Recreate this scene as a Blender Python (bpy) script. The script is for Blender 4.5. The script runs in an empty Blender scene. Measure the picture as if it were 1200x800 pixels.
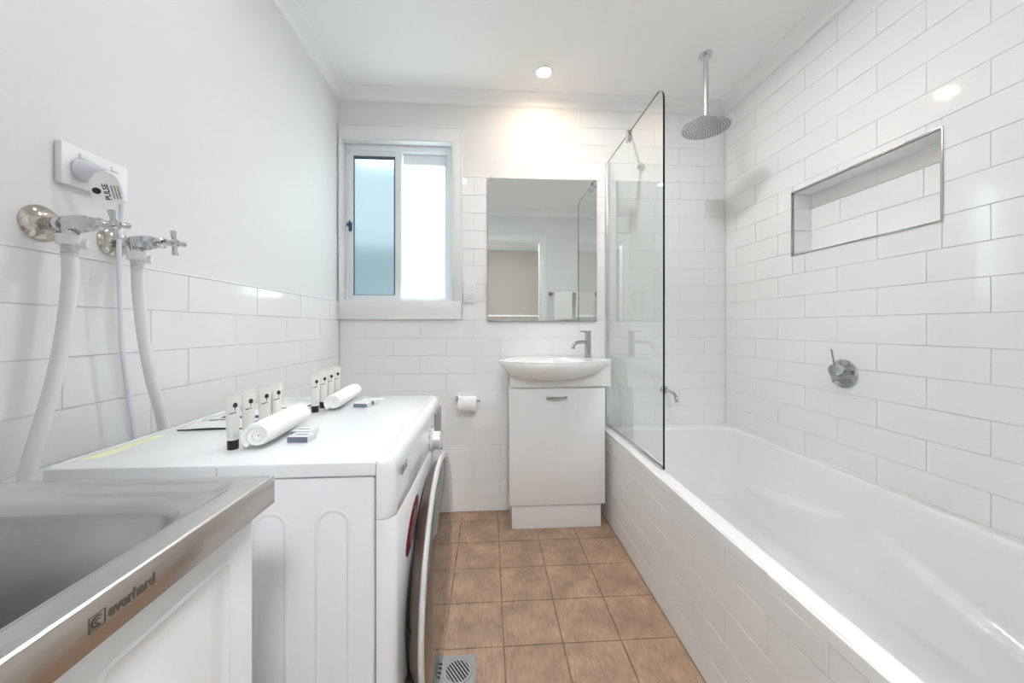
import bpy, bmesh, math, random
from mathutils import Vector, Matrix
random.seed(7)
PI = math.pi
SC = bpy.context.scene
COL = SC.collection

# ------------------------------------------------------------------ materials
def _nodes(name):
    m = bpy.data.materials.new(name); m.use_nodes = True
    nt = m.node_tree; nt.nodes.clear()
    out = nt.nodes.new('ShaderNodeOutputMaterial')
    return m, nt, out
def N(nt, t, **kw):
    n = nt.nodes.new(t)
    for k, v in kw.items():
        if k in n.inputs: n.inputs[k].default_value = v
        else: setattr(n, k, v)
    return n
def mat(name, col, rough=0.5, metal=0.0, noise=0.0, nscale=8.0, bump=0.0, bscale=60.0, coat=0.0, spec=0.5, col2=None,
        stretch=(1, 1, 1), sheen=0.0, ior=1.5, rnoise=0.0):
    m, nt, out = _nodes(name)
    p = N(nt, 'ShaderNodeBsdfPrincipled')
    p.inputs['Base Color'].default_value = (*col, 1)
    p.inputs['Roughness'].default_value = rough
    p.inputs['Metallic'].default_value = metal
    p.inputs['Coat Weight'].default_value = coat
    p.inputs['Coat Roughness'].default_value = 0.05
    p.inputs['Specular IOR Level'].default_value = spec
    p.inputs['IOR'].default_value = ior
    p.inputs['Sheen Weight'].default_value = sheen
    nt.links.new(p.outputs[0], out.inputs[0])
    tc = N(nt, 'ShaderNodeTexCoord'); mp = N(nt, 'ShaderNodeMapping')
    mp.inputs['Scale'].default_value = stretch
    nt.links.new(tc.outputs['Object'], mp.inputs[0])
    if noise > 0 or col2 or rnoise > 0:
        nz = N(nt, 'ShaderNodeTexNoise', Scale=nscale, Detail=4.0)
        nt.links.new(mp.outputs[0], nz.inputs['Vector'])
    if noise > 0 or col2:
        c2 = col2 or tuple(max(0, c * (1 - noise)) for c in col)
        mx = N(nt, 'ShaderNodeMix', data_type='RGBA')
        rp = N(nt, 'ShaderNodeMapRange'); rp.inputs[1].default_value = .35; rp.inputs[2].default_value = .65
        nt.links.new(nz.outputs[0], rp.inputs[0]); nt.links.new(rp.outputs[0], mx.inputs[0])
        mx.inputs[6].default_value = (*col, 1); mx.inputs[7].default_value = (*c2, 1)
        nt.links.new(mx.outputs[2], p.inputs['Base Color'])
    if rnoise > 0:
        r2 = N(nt, 'ShaderNodeMapRange'); r2.inputs[3].default_value = max(0, rough - rnoise); r2.inputs[4].default_value = rough + rnoise
        nt.links.new(nz.outputs[0], r2.inputs[0]); nt.links.new(r2.outputs[0], p.inputs['Roughness'])
    if bump > 0:
        bn = N(nt, 'ShaderNodeTexNoise', Scale=bscale, Detail=3.0)
        nt.links.new(mp.outputs[0], bn.inputs['Vector'])
        b = N(nt, 'ShaderNodeBump'); b.inputs['Strength'].default_value = bump; b.inputs['Distance'].default_value = .002
        nt.links.new(bn.outputs[0], b.inputs['Height']); nt.links.new(b.outputs[0], p.inputs['Normal'])
    return m
def emit(name, col, s):
    m, nt, out = _nodes(name); e = N(nt, 'ShaderNodeEmission')
    e.inputs[0].default_value = (*col, 1); e.inputs[1].default_value = s
    nt.links.new(e.outputs[0], out.inputs[0]); return m

M = {}
M['paint'] = mat('wall_paint', (.79, .79, .79), .55, bump=.05, bscale=120)
M['paint_ceiling'] = mat('ceiling_paint', (.93, .93, .93), .7, bump=.03, bscale=90)
M['gloss_trim'] = mat('trim_gloss_paint', (.84, .845, .855), .3)
M['tile'] = mat('white_glazed_tile', (.88, .88, .88), .07, bump=.12, bscale=9, noise=.015, nscale=3)
M['grout'] = mat('tile_grout', (.83, .83, .83), .8, noise=.05, nscale=30)
M['caulk'] = mat('silicone_bead', (.85, .85, .84), .4)
M['acrylic'] = mat('bath_acrylic', (.86, .857, .85), .10, noise=.01)
M['ceramic'] = mat('basin_ceramic', (.88, .88, .875), .05, noise=.01)
M['gloss_white'] = mat('white_gloss_board', (.85, .85, .85), .14, noise=.01)
M['enamel'] = mat('white_enamel', (.80, .81, .825), .16, noise=.01, nscale=3)
M['enamel_side'] = mat('white_enamel_sheet', (.78, .785, .80), .3, bump=.05, bscale=200)
M['plastic'] = mat('white_plastic', (.85, .85, .86), .3)
M['plastic_lilac'] = mat('white_plug_plastic', (.76, .77, .84), .35)
M['hose'] = mat('white_hose_rubber', (.80, .80, .80), .45)
M['chrome'] = mat('chrome', (.62, .63, .64), .06, metal=1, noise=.04)
M['chrome_soft'] = mat('satin_chrome', (.50, .50, .50), .2, metal=1, noise=.06)
M['silver_plastic'] = mat('silver_plastic', (.74, .74, .74), .28, metal=.35)
M['alu'] = mat('anodised_aluminium', (.66, .67, .68), .3, metal=.9)
M['powder'] = mat('white_powder_coat', (.80, .83, .87), .35)
M['gasket'] = mat('dark_gasket', (.10, .13, .16), .6)
M['navy'] = mat('navy_plastic', (.03, .07, .20), .35)
M['black'] = mat('black_plastic', (.012, .012, .014), .35)
M['ink'] = mat('black_print', (.02, .02, .02), .6)
M['grey_ink'] = mat('grey_print', (.22, .22, .23), .6)
M['steel'] = mat('brushed_steel', (.66, .66, .66), .26, metal=1, noise=.05, nscale=5, rnoise=.05)
M['steel_edge'] = mat('rolled_steel_edge', (.56, .51, .46), .22, metal=1, noise=.08, nscale=8)
M['etched'] = mat('etched_print', (.10, .085, .07), .5)
M['towel'] = mat('terry_towel', (.90, .90, .89), .95, bump=1.0, bscale=230, sheen=.4)
M['paper'] = mat('white_paper', (.88, .88, .87), .8)
M['tube'] = mat('cream_tube', (.74, .74, .69), .35)
M['tube_crimp'] = mat('cream_tube_crimp', (.70, .70, .655), .4, bump=.6, bscale=300)
M['slate'] = mat('slate_card', (.16, .18, .24), .5)
M['navy_card'] = mat('navy_print', (.035, .04, .10), .5)
M['card'] = mat('silver_white_card', (.74, .75, .77), .4)
M['foil'] = mat('foil_packet', (.80, .80, .81), .28, metal=.25, bump=.5, bscale=40)
M['sticker_text'] = mat('pink_grey_print', (.70, .52, .54), .5)
M['seam'] = mat('seam_shadow_grey', (.30, .30, .31), .6)
M['print_light'] = mat('pale_grey_print', (.42, .42, .43), .5)
M['red'] = mat('red_sticker', (.21, .012, .024), .35)
M['yellow'] = mat('faded_yellow_sticker', (.80, .79, .52), .6)
M['lawn'] = mat('lawn', (.16, .24, .10), .9, noise=.3)
M['fence'] = mat('added_fence_grey', (.17, .23, .24), .8, noise=.2)
M['brass_sheen'] = mat('tap_flange_nickel', (.60, .56, .50), .12, metal=1)
M['black_glass'] = mat('door_tinted_glass', (.05, .048, .046), .02, spec=1.0, ior=2.2)
M['door_side'] = mat('door_dark_bezel', (.20, .155, .13), .38, metal=.6)
M['display'] = mat('display_grey', (.20, .21, .22), .15)
M['beige'] = mat('hall_beige_paint', (.40, .35, .315), .8, bump=.03)
M['hall_floor'] = mat('hall_carpet', (.35, .32, .29), .95, bump=.4, bscale=200)
M['mirror'] = mat('mirror_silver', (.80, .83, .81), .0, metal=1)
M['mirror_edge'] = mat('mirror_edge', (.30, .33, .31), .3)
M['glass_edge'] = mat('dark_green_glass_edge', (.004, .012, .010), .15)
M['dark'] = mat('dark_void', (.02, .02, .02), .8)
M['lamp'] = emit('downlight_lens', (1, .70, .47), 105)
M['lamp2'] = emit('downlight_lens_b', (.95, .975, 1), 105)
M['fill_lamp'] = emit('fill_lamp_lens', (.95, .975, 1), 440)
M['hall_fill'] = emit('hall_fill_diffuser', (.92, .965, 1), 56)

def floor_tile_mat():
    m, nt, out = _nodes('terracotta_floor_tile')
    p = N(nt, 'ShaderNodeBsdfPrincipled', Roughness=.42)
    tc = N(nt, 'ShaderNodeTexCoord')
    a = N(nt, 'ShaderNodeTexNoise', Scale=9.0, Detail=6.0, Roughness=.6)
    b = N(nt, 'ShaderNodeTexNoise', Scale=1.0, Detail=5.0)
    mp = N(nt, 'ShaderNodeMapping'); mp.inputs['Scale'].default_value = (160, 26, 1)
    nt.links.new(tc.outputs['Object'], a.inputs['Vector']); nt.links.new(tc.outputs['Object'], mp.inputs[0]); nt.links.new(mp.outputs[0], b.inputs['Vector'])
    r = N(nt, 'ShaderNodeValToRGB'); e = r.color_ramp.elements
    e[0].position = .32; e[0].color = (.30, .195, .135, 1); e[1].position = .66; e[1].color = (.49, .32, .215, 1)
    nt.links.new(a.outputs[0], r.inputs[0])
    r2 = N(nt, 'ShaderNodeMapRange'); r2.inputs[1].default_value = .35; r2.inputs[2].default_value = .65; r2.inputs[3].default_value = .80; r2.inputs[4].default_value = 1.08
    nt.links.new(b.outputs[0], r2.inputs[0])
    mx = N(nt, 'ShaderNodeMix', data_type='RGBA', blend_type='MULTIPLY'); mx.inputs[0].default_value = 1
    nt.links.new(r.outputs[0], mx.inputs[6]); nt.links.new(r2.outputs[0], mx.inputs[7]); nt.links.new(mx.outputs[2], p.inputs['Base Color'])
    bp = N(nt, 'ShaderNodeBump', Strength=.25); bp.inputs['Distance'].default_value = .001
    nt.links.new(b.outputs[0], bp.inputs['Height']); nt.links.new(bp.outputs[0], p.inputs['Normal'])
    nt.links.new(p.outputs[0], out.inputs[0]); return m
M['floor_tile'] = floor_tile_mat()
M['floor_grout'] = mat('floor_grout', (.19, .12, .085), .9, noise=.3, nscale=12, col2=(.33, .24, .18))

def clear_glass():
    m, nt, out = _nodes('clear_screen_glass')
    tr = N(nt, 'ShaderNodeBsdfTransparent'); tr.inputs[0].default_value = (.965, .985, .972, 1)
    gl = N(nt, 'ShaderNodeBsdfGlossy', Roughness=0.0); gl.inputs[0].default_value = (1, 1, 1, 1)
    fr = N(nt, 'ShaderNodeFresnel', IOR=1.5); ge = N(nt, 'ShaderNodeNewGeometry')
    inv = N(nt, 'ShaderNodeMath', operation='SUBTRACT'); inv.inputs[0].default_value = 1
    nt.links.new(ge.outputs['Backfacing'], inv.inputs[1])
    mu = N(nt, 'ShaderNodeMath', operation='MULTIPLY'); nt.links.new(fr.outputs[0], mu.inputs[0]); nt.links.new(inv.outputs[0], mu.inputs[1])
    m2 = N(nt, 'ShaderNodeMath', operation='MULTIPLY', use_clamp=True); nt.links.new(mu.outputs[0], m2.inputs[0]); m2.inputs[1].default_value = 1.7
    mx = N(nt, 'ShaderNodeMixShader'); nt.links.new(m2.outputs[0], mx.inputs[0]); nt.links.new(tr.outputs[0], mx.inputs[1]); nt.links.new(gl.outputs[0], mx.inputs[2])
    nt.links.new(mx.outputs[0], out.inputs[0]); return m
M['glass'] = clear_glass()
def frosted(name, tint, trans_tint, mixf=.55, rough=.5):
    m, nt, out = _nodes(name)
    rf = N(nt, 'ShaderNodeBsdfRefraction', Roughness=rough, IOR=1.08); rf.inputs[0].default_value = (*tint, 1)
    tl = N(nt, 'ShaderNodeBsdfTranslucent'); tl.inputs[0].default_value = (*trans_tint, 1)
    gl = N(nt, 'ShaderNodeBsdfGlossy', Roughness=.25)
    mx = N(nt, 'ShaderNodeMixShader'); mx.inputs[0].default_value = mixf
    nt.links.new(rf.outputs[0], mx.inputs[1]); nt.links.new(tl.outputs[0], mx.inputs[2])
    m2 = N(nt, 'ShaderNodeMixShader'); m2.inputs[0].default_value = .05
    nt.links.new(mx.outputs[0], m2.inputs[1]); nt.links.new(gl.outputs[0], m2.inputs[2])
    nt.links.new(m2.outputs[0], out.inputs[0]); return m
M['frost_r'] = frosted('frosted_glass', (.97, 1, 1), (.93, 1, .98))
M['frost_l'] = frosted('frosted_glass_behind_flyscreen', (.42, .47, .49), (.24, .27, .28), .40, .55)

# ------------------------------------------------------------------ geometry helpers
def tag(o, label=None, cat=None, group=None, kind=None):
    if label: o['label'] = label
    if cat: o['category'] = cat
    if group: o['group'] = group
    if kind: o['kind'] = kind
    return o
def obj(name, bm, m, parent=None, smooth=35, mats=None):
    bmesh.ops.recalc_face_normals(bm, faces=bm.faces)
    me = bpy.data.meshes.new(name); bm.to_mesh(me); bm.free()
    if mats:
        for k in mats: me.materials.append(M[k])
    else: me.materials.append(M[m])
    if smooth:
        for p in me.polygons: p.use_smooth = True
        me.set_sharp_from_angle(angle=math.radians(smooth))
    o = bpy.data.objects.new(name, me); COL.objects.link(o)
    if parent:
        o.parent = parent
        # meshes are written in world metres: cancel the parent's offset
        base = parent.matrix_world_rest if False else ORIG.get(parent.name, Vector((0, 0, 0)))
        me.transform(Matrix.Translation(-base)); ORIG[o.name] = base
    else: ORIG[o.name] = Vector((0, 0, 0))
    return o
ORIG = {}
def thing(name, label, cat, loc, group=None, kind=None):
    o = bpy.data.objects.new(name, None); o.empty_display_size = .02; COL.objects.link(o)
    o.location = loc; ORIG[o.name] = Vector(loc)
    return tag(o, label, cat, group, kind)
def box(bm, x0, x1, y0, y1, z0, z1, bev=0, seg=2, mi=0):
    r = bmesh.ops.create_cube(bm, size=1)
    vs = r['verts']
    for v in vs:
        v.co = Vector((x0 if v.co.x < 0 else x1, y0 if v.co.y < 0 else y1, z0 if v.co.z < 0 else z1))
    fs = set(f for v in vs for f in v.link_faces)
    for f in fs: f.material_index = mi
    if bev > 0:
        es = set(e for v in vs for e in v.link_edges)
        bmesh.ops.bevel(bm, geom=list(es), offset=bev, segments=seg, profile=.5, affect='EDGES')
def rings(bm, rs, cap0=True, cap1=True, closed=True, mi=0):
    vr = [[bm.verts.new(p) for p in r] for r in rs]
    n = len(vr[0])
    for a, b in zip(vr[:-1], vr[1:]):
        for i in range(n if closed else n - 1):
            j = (i + 1) % n
            try: bm.faces.new((a[i], a[j], b[j], b[i])).material_index = mi
            except ValueError: pass
    if cap0: bm.faces.new(list(reversed(vr[0]))).material_index = mi
    if cap1: bm.faces.new(vr[-1]).material_index = mi
    return vr
def frame_of(d):
    d = Vector(d).normalized()
    u = Vector((0, 0, 1)) if abs(d.z) < .9 else Vector((1, 0, 0))
    a = d.cross(u).normalized(); b = d.cross(a).normalized()
    return a, b
def lathe(bm, o, d, prof, n=32, cap0=True, cap1=True, mi=0):
    """prof: list of (radius, height along d)"""
    o = Vector(o); d = Vector(d).normalized(); a, b = frame_of(d)
    rs = [[o + d * h + (a * math.cos(t) + b * math.sin(t)) * max(r, 1e-5) for t in [2 * PI * i / n for i in range(n)]] for r, h in prof]
    rings(bm, rs, cap0, cap1, mi=mi)
def cyl(bm, p0, p1, r0, r1=None, n=20, bev=0, mi=0):
    p0 = Vector(p0); p1 = Vector(p1); L = (p1 - p0).length; r1 = r0 if r1 is None else r1
    if bev: prof = [(r0 - bev, 0), (r0 - bev * .3, bev * .3), (r0, bev), (r1, L - bev), (r1 - bev * .3, L - bev * .3), (r1 - bev, L)]
    else: prof = [(r0, 0), (r1, L)]
    lathe(bm, p0, p1 - p0, prof, n, mi=mi)
def spline(pts, k=8):
    P = [Vector(p) for p in pts]; P = [P[0] * 2 - P[1]] + P + [P[-1] * 2 - P[-2]]
    out = []
    for i in range(1, len(P) - 2):
        for s in range(k):
            t = s / k; a, b, c, d = P[i - 1:i + 3]
            out.append(.5 * ((2 * b) + (c - a) * t + (2 * a - 5 * b + 4 * c - d) * t * t + (3 * b - a - 3 * c + d) * t ** 3))
    out.append(P[-2]); return out
def tube(bm, pts, r, n=12, flat=(1, 1), mi=0):
    pts = [Vector(p) for p in pts]; rs = []
    a = None
    for i, p in enumerate(pts):
        t = (pts[min(i + 1, len(pts) - 1)] - pts[max(i - 1, 0)]).normalized()
        if a is None: a, b = frame_of(t)
        else:
            a = (a - t * a.dot(t)).normalized(); b = t.cross(a)
        rr = r[i] if isinstance(r, (list, tuple)) else r
        rs.append([p + (a * math.cos(w) * flat[0] + b * math.sin(w) * flat[1]) * rr for w in [2 * PI * k / n for k in range(n)]])
    rings(bm, rs, mi=mi)
def rrect(x0, x1, y0, y1, r, z, k=6):
    pts = []
    for cx, cy, a0 in ((x1 - r, y1 - r, 0), (x0 + r, y1 - r, PI / 2), (x0 + r, y0 + r, PI), (x1 - r, y0 + r, 3 * PI / 2)):
        for i in range(k + 1):
            a = a0 + PI / 2 * i / k
            pts.append(Vector((cx + r * math.cos(a), cy + r * math.sin(a), z)))
    return pts
def prism(bm, pts2, f, h0, h1, mi=0):
    """extrude a 2D outline; f(u,v,h)->3D"""
    rings(bm, [[Vector(f(u, v, h0)) for u, v in pts2], [Vector(f(u, v, h1)) for u, v in pts2]], mi=mi)
def text_bm(bm, s, size, mtx, depth=.0003, shear=0, mi=0, bold=0.0, align='CENTER', sx=1.0):
    c = bpy.data.curves.new('t', 'FONT'); c.body = s; c.size = size; c.extrude = depth; c.align_x = align; c.align_y = 'CENTER'; c.shear = shear; c.offset = bold
    c.resolution_u = 3
    o = bpy.data.objects.new('t', c); COL.objects.link(o)
    bpy.context.view_layer.update()
    me = bpy.data.meshes.new_from_object(o.evaluated_get(bpy.context.evaluated_depsgraph_get()))
    bpy.data.objects.remove(o); bpy.data.curves.remove(c)
    me.transform(mtx @ Matrix.Diagonal((sx, 1, 1, 1)))
    n0 = len(bm.faces); bm.from_mesh(me); bm.faces.ensure_lookup_table()
    for f in bm.faces[n0:]: f.material_index = mi
    bpy.data.meshes.remove(me)
def basis(o, u, v):
    u = Vector(u).normalized(); v = Vector(v).normalized(); w = u.cross(v)
    return Matrix(((u.x, v.x, w.x, o[0]), (u.y, v.y, w.y, o[1]), (u.z, v.z, w.z, o[2]), (0, 0, 0, 1)))

def squiggle(bm, mtx, w, h, seed, t=.17, up=0.0):
    """a word too small to read: one continuous zigzag pen stroke"""
    r_ = random.Random(seed); n = max(4, int(w / h * 2.4)); pts = []
    for i in range(n + 1):
        u = -w / 2 + w * i / n
        pts.append((u, (h / 2 if i % 2 else -h / 2) * r_.uniform(.55, 1) + up * u))
    tk = h * t; rs = []
    for u, v in pts: rs.append([mtx @ Vector((u - tk, v - tk, 0)), mtx @ Vector((u + tk, v + tk * .4, 0)), mtx @ Vector((u + tk, v + tk * .4, .0002)), mtx @ Vector((u - tk, v - tk, .0002))])
    rings(bm, rs)

# ------------------------------------------------------------------ tiling (real tiles with pillowed edges, one mesh per wall)
def cut(rect, hole):
    a0, a1, b0, b1 = rect; h0, h1, g0, g1 = hole
    if a1 <= h0 or a0 >= h1 or b1 <= g0 or b0 >= g1: return [rect]
    out = []
    if a0 < h0: out.append((a0, h0, b0, b1))
    if a1 > h1: out.append((h1, a1, b0, b1))
    m0, m1 = max(a0, h0), min(a1, h1)
    if b0 < g0: out.append((m0, m1, b0, g0))
    if b1 > g1: out.append((m0, m1, g1, b1))
    return out
def tiles(bm, f, u0, u1, vlines, pitch, offs, holes=(), gap=.0016, th=.0022, bev=.0012, tilt=.0004):
    """f(u,v,d): d = distance out from the wall face.  offs(row) -> a joint position in u"""
    for r, (v0, v1) in enumerate(zip(vlines[:-1], vlines[1:])):
        j = offs(r); k = math.floor((u0 - j) / pitch)
        while j + k * pitch < u1:
            rects = [(max(u0, j + k * pitch), min(u1, j + (k + 1) * pitch), v0, v1)]
            for h in holes: rects = [q for t in rects for q in cut(t, h)]
            for a0, a1, b0, b1 in rects:
                if a1 - a0 < .008 or b1 - b0 < .006: continue
                a0 += gap / 2; a1 -= gap / 2; c0 = b0 + gap / 2; c1 = b1 - gap / 2
                R = [random.uniform(-tilt, tilt) for _ in range(2)]
                o_ = [(a0, c0), (a1, c0), (a1, c1), (a0, c1)]
                i_ = [(a0 + bev, c0 + bev), (a1 - bev, c0 + bev), (a1 - bev, c1 - bev), (a0 + bev, c1 - bev)]
                m_ = [(a0 + bev * .3, c0 + bev * .3), (a1 - bev * .3, c0 + bev * .3), (a1 - bev * .3, c1 - bev * .3), (a0 + bev * .3, c1 - bev * .3)]
                ss = [(-1, -1), (1, -1), (1, 1), (-1, 1)]
                back = [bm.verts.new(f(u, v, .0003)) for u, v in o_]
                mid = [bm.verts.new(f(u, v, th * .62)) for u, v in m_]
                top = [bm.verts.new(f(u, v, th + R[0] * s[0] + R[1] * s[1])) for (u, v), s in zip(i_, ss)]
                for q in range(4):
                    w = (q + 1) % 4
                    bm.faces.new((back[q], back[w], mid[w], mid[q])); bm.faces.new((mid[q], mid[w], top[w], top[q]))
                bm.faces.new(top)
            k += 1

# ------------------------------------------------------------------ room
XL, XR, YB, CB, CZ = -.842, 1.411, 2.101, 2.322, 2.372
H = .1017; V0 = 1.0945            # a tile course line and the course height
PITCH = .303
TT = .004
NX0, NX1, NZ0, NZ1 = 1.054, 1.613, 1.3875, 1.6725     # niche
ND = .09
RY = 0.0                           # face of the wall behind the camera
DX0, DX1, DZ = -.20, .592, 2.035   # doorway in it

def vlines(z0, z1):
    n0 = math.ceil((z0 - V0) / H + 1e-6); n1 = math.floor((z1 - V0) / H - 1e-6)
    L = [z0] + [V0 + n * H for n in range(n0, n1 + 1)] + [z1]
    return L
def rowparity(z): return math.floor((z - V0) / H)   # z = mid of row

# floor
fl = thing('floor', None, None, (0, 0, 0), kind='structure')
bm = bmesh.new(); box(bm, XL - .15, XR + .15, -2.1, YB + .15, -.08, -.004); obj('floor_base', bm, 'floor_grout', fl, smooth=0)
T = .1976
bm = bmesh.new()
ny = [1.9949 - T * j for j in range(11, -1, -1)] + [YB]
tiles(bm, lambda u, v, d: (u, v, d - .004), XL, .66, ny, T, lambda r: .0487, gap=.0026, th=.004, bev=.0009, tilt=.0002)
obj('floor_tiles', bm, 'floor_tile', fl, smooth=0)
bm = bmesh.new(); box(bm, XL - .15, XR + .15, -2.1, -.10, -.004, .004); obj('hall_carpet', bm, 'hall_floor', fl)

# ceiling
bm = bmesh.new(); box(bm, XL - .15, XR + .15, -2.1, YB + .15, CZ, CZ + .08)
tag(obj('ceiling', bm, 'paint_ceiling', smooth=0), kind='structure')
# cove cornices (trim)
def cornice(n, p0, p1, inward):
    d = Vector(p1) - Vector(p0); L = d.length; d.normalize(); i = Vector(inward)
    prof = [(0, 0), (.004, 0), (.004, .004)]
    for k in range(9):
        a = PI / 2 * k / 8
        prof.append((.008 + .055 * (1 - math.cos(a)), .006 + .038 * math.sin(a)))
    prof += [(.068, .046), (.068, CZ - CB), (0, CZ - CB)]
    bm = bmesh.new()
    rings(bm, [[Vector(p) + i * a + Vector((0, 0, CB + b)) for a, b in prof] for p in (p0, p1)])
    tag(obj('trim_%d' % n, bm, 'paint_ceiling', smooth=30), kind='structure')
cornice(1, (XL, YB, 0), (XR, YB, 0), (0, -1, 0))
cornice(2, (XL, RY, 0), (XL, YB, 0), (1, 0, 0))
cornice(3, (XR, RY, 0), (XR, YB, 0), (-1, 0, 0))
cornice(4, (XL, RY, 0), (XR, RY, 0), (0, 1, 0))

# left wall: paint above, tile dado up to V0+H
wl = thing('wall_left', None, None, (XL, 0, 0), kind='structure')
bm = bmesh.new(); box(bm, XL - .12, XL, -.0, YB + .15, 0, CZ); obj('painted_plaster', bm, 'paint', wl, smooth=0)
bm = bmesh.new(); box(bm, XL, XL + .004, RY + .001, YB, 0.002, V0 + H - .001); obj('grout_bed', bm, 'grout', wl, smooth=0)
bm = bmesh.new()
L = vlines(.002, V0 + H)
def off_left(r):
    k = rowparity((L[r] + L[r + 1]) / 2)
    return 1.0731 if k % 2 == 0 else 1.2628
tiles(bm, lambda u, v, d: (XL + .004 + d, u, v), RY, YB - .006, L, PITCH, off_left)
obj('wall_tiles', bm, 'tile', wl, smooth=0)
bm = bmesh.new(); box(bm, XL, XL + .0085, RY + .001, YB, V0 + H - .001, V0 + H + .003, .001); obj('tile_edge_bead', bm, 'caulk', wl)

# back wall
wb = thing('wall_back', None, None, (0, YB, 0), kind='structure')
WX0, WX1, WZ0, WZ1 = -.821, -.2143, 1.205, 2.10      # window opening
bm = bmesh.new()
e_ = .0062
for (a, b, c, d) in ((XL, WX0 - e_, 0, CZ), (WX1 + e_, XR + .15, 0, CZ), (WX0 - e_, WX1 + e_, 0, WZ0 - e_), (WX0 - e_, WX1 + e_, WZ1 + e_, CZ)):
    box(bm, a, b, YB, YB + .15, c, d)
obj('painted_plaster', bm, 'paint', wb, smooth=0)
TX = .526                                              # tiles go full height from here to the right
ztop2 = V0 + 8 * H
bm = bmesh.new()
box(bm, XL + .008, -.1525, YB - .004, YB, .002, 1.0975); box(bm, -.1525, TX, YB - .004, YB, .002, ztop2 - .001); box(bm, TX, XR, YB - .004, YB, .002, CB)
obj('grout_bed', bm, 'grout', wb, smooth=0)
bm = bmesh.new()
L2 = vlines(.002, CB)
def off_back(r):
    k = rowparity((L2[r] + L2[r + 1]) / 2)
    return -.3893 if k % 2 == 1 else -.3893 - .1515
tiles(bm, lambda u, v, d: (u, YB - .004 - d, v), XL + .009, XR - .009, L2, PITCH, off_back,
      holes=((-2, -.1525, 1.096, 3), (-.16, TX, ztop2, 3)))
obj('wall_tiles', bm, 'tile', wb, smooth=0)
bm = bmesh.new(); box(bm, -.152, TX, YB - .0085, YB, ztop2 - .001, ztop2 + .003, .001); box(bm, TX - .003, TX + .001, YB - .0085, YB, ztop2, CB, .001)
obj('tile_edge_bead', bm, 'caulk', wb)

# right wall with the shower niche
wr = thing('wall_right', None, None, (XR, 0, 0), kind='structure')
bm = bmesh.new()
for (a, b, c, d) in ((-.0, NX0, 0, CZ), (NX1, YB + .15, 0, CZ), (NX0, NX1, 0, NZ0), (NX0, NX1, NZ1, CZ)):
    box(bm, XR, XR + .15, a, b, c, d)
box(bm, XR + ND, XR + .15, NX0, NX1, NZ0, NZ1)
obj('wall_core', bm, 'grout', wr, smooth=0)
bm = bmesh.new()
L3 = vlines(.002, CB)
def off_right(r):
    k = rowparity((L3[r] + L3[r + 1]) / 2)
    return .9411 if k % 2 == 0 else .9411 + .1515
tiles(bm, lambda u, v, d: (XR - d, u, v), RY, YB - .009, L3, PITCH, off_right, holes=((NX0 - .002, NX1 + .002, NZ0 - .002, NZ1 + .002),))
tiles(bm, lambda u, v, d: (XR + ND - d, u, v), NX0, NX1, vlines(NZ0, NZ1), PITCH, lambda r: 1.17 + (r % 2) * .1515)
LN = vlines(NZ0, NZ1)
tiles(bm, lambda u, v, d: (u, NX1 - d, v), XR + .003, XR + ND, LN, PITCH, lambda r: 1.3)
tiles(bm, lambda u, v, d: (u, NX0 + d, v), XR + .003, XR + ND, LN, PITCH, lambda r: 1.3)
tiles(bm, lambda u, v, d: (v, u, NZ1 - d), NX0, NX1, [XR + .003, XR + ND], PITCH, lambda r: 1.2)
tiles(bm, lambda u, v, d: (v, u, NZ0 + d), NX0, NX1, [XR + .003, XR + ND], PITCH, lambda r: 1.35)
obj('wall_tiles', bm, 'tile', wr, smooth=0)
bm = bmesh.new()
w = .006
for (a, b, c, d) in ((NX0 - w, NX1 + w, NZ1, NZ1 + w), (NX0 - w, NX1 + w, NZ0 - w, NZ0), (NX0 - w, NX0, NZ0, NZ1), (NX1, NX1 + w, NZ0, NZ1)):
    box(bm, XR - .0065, XR + .008, a, b, c, d, .0008)
obj('niche_trim', bm, 'chrome_soft', wr)

# wall behind the camera with its doorway
wf = thing('wall_front', None, None, (0, RY, 0), kind='structure')
bm = bmesh.new()
for (a, b, c, d) in ((XL - .12, DX0, 0, CZ), (DX1, XR + .15, 0, CZ), (DX0, DX1, DZ, CZ)):
    box(bm, a, b, RY - .10, RY, c, d)
obj('painted_plaster', bm, 'paint', wf, smooth=0)
dr = thing('door_1', None, None, (0, RY, 0), kind='structure')
bm = bmesh.new()
for y0, y1 in ((RY, RY + .014), (RY - .114, RY - .10)):
    box(bm, DX1 + .004, DX1 + .072, y0, y1, 0, DZ + .072, .003); box(bm, DX0 - .072, DX0 - .004, y0, y1, 0, DZ + .072, .003)
    box(bm, DX0 - .004, DX1 + .004, y0, y1, DZ + .004, DZ + .072, .003)
obj('architrave', bm, 'gloss_trim', dr)
bm = bmesh.new()
box(bm, DX1 - .012, DX1, RY - .10, RY, 0, DZ, .001); box(bm, DX0, DX0 + .012, RY - .10, RY, 0, DZ, .001); box(bm, DX0, DX1, RY - .10, RY, DZ - .012, DZ, .001)
obj('door_jamb', bm, 'gloss_trim', dr)
# hallway beyond the doorway
bm = bmesh.new(); box(bm, XL - .15, XR + .15, -2.22, -2.1, 0, CZ + .08)
tag(obj('wall_hall', bm, 'beige', smooth=0), kind='structure')
for nm, a, b in (('wall_hall_left', XL - .27, XL - .15), ('wall_hall_right', XR + .15, XR + .27)):
    bm = bmesh.new(); box(bm, a, b, -2.22, -.0, 0, CZ + .08); tag(obj(nm, bm, 'paint', smooth=0), kind='structure')
bm = bmesh.new(); box(bm, XL - .15, XR + .15, -2.1, -2.085, 1.235, 1.262, .004); box(bm, XL - .15, XR + .15, -2.1, -2.088, 0.004, .09, .004)
tag(obj('trim_5', bm, 'gloss_trim'), kind='structure')

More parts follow.
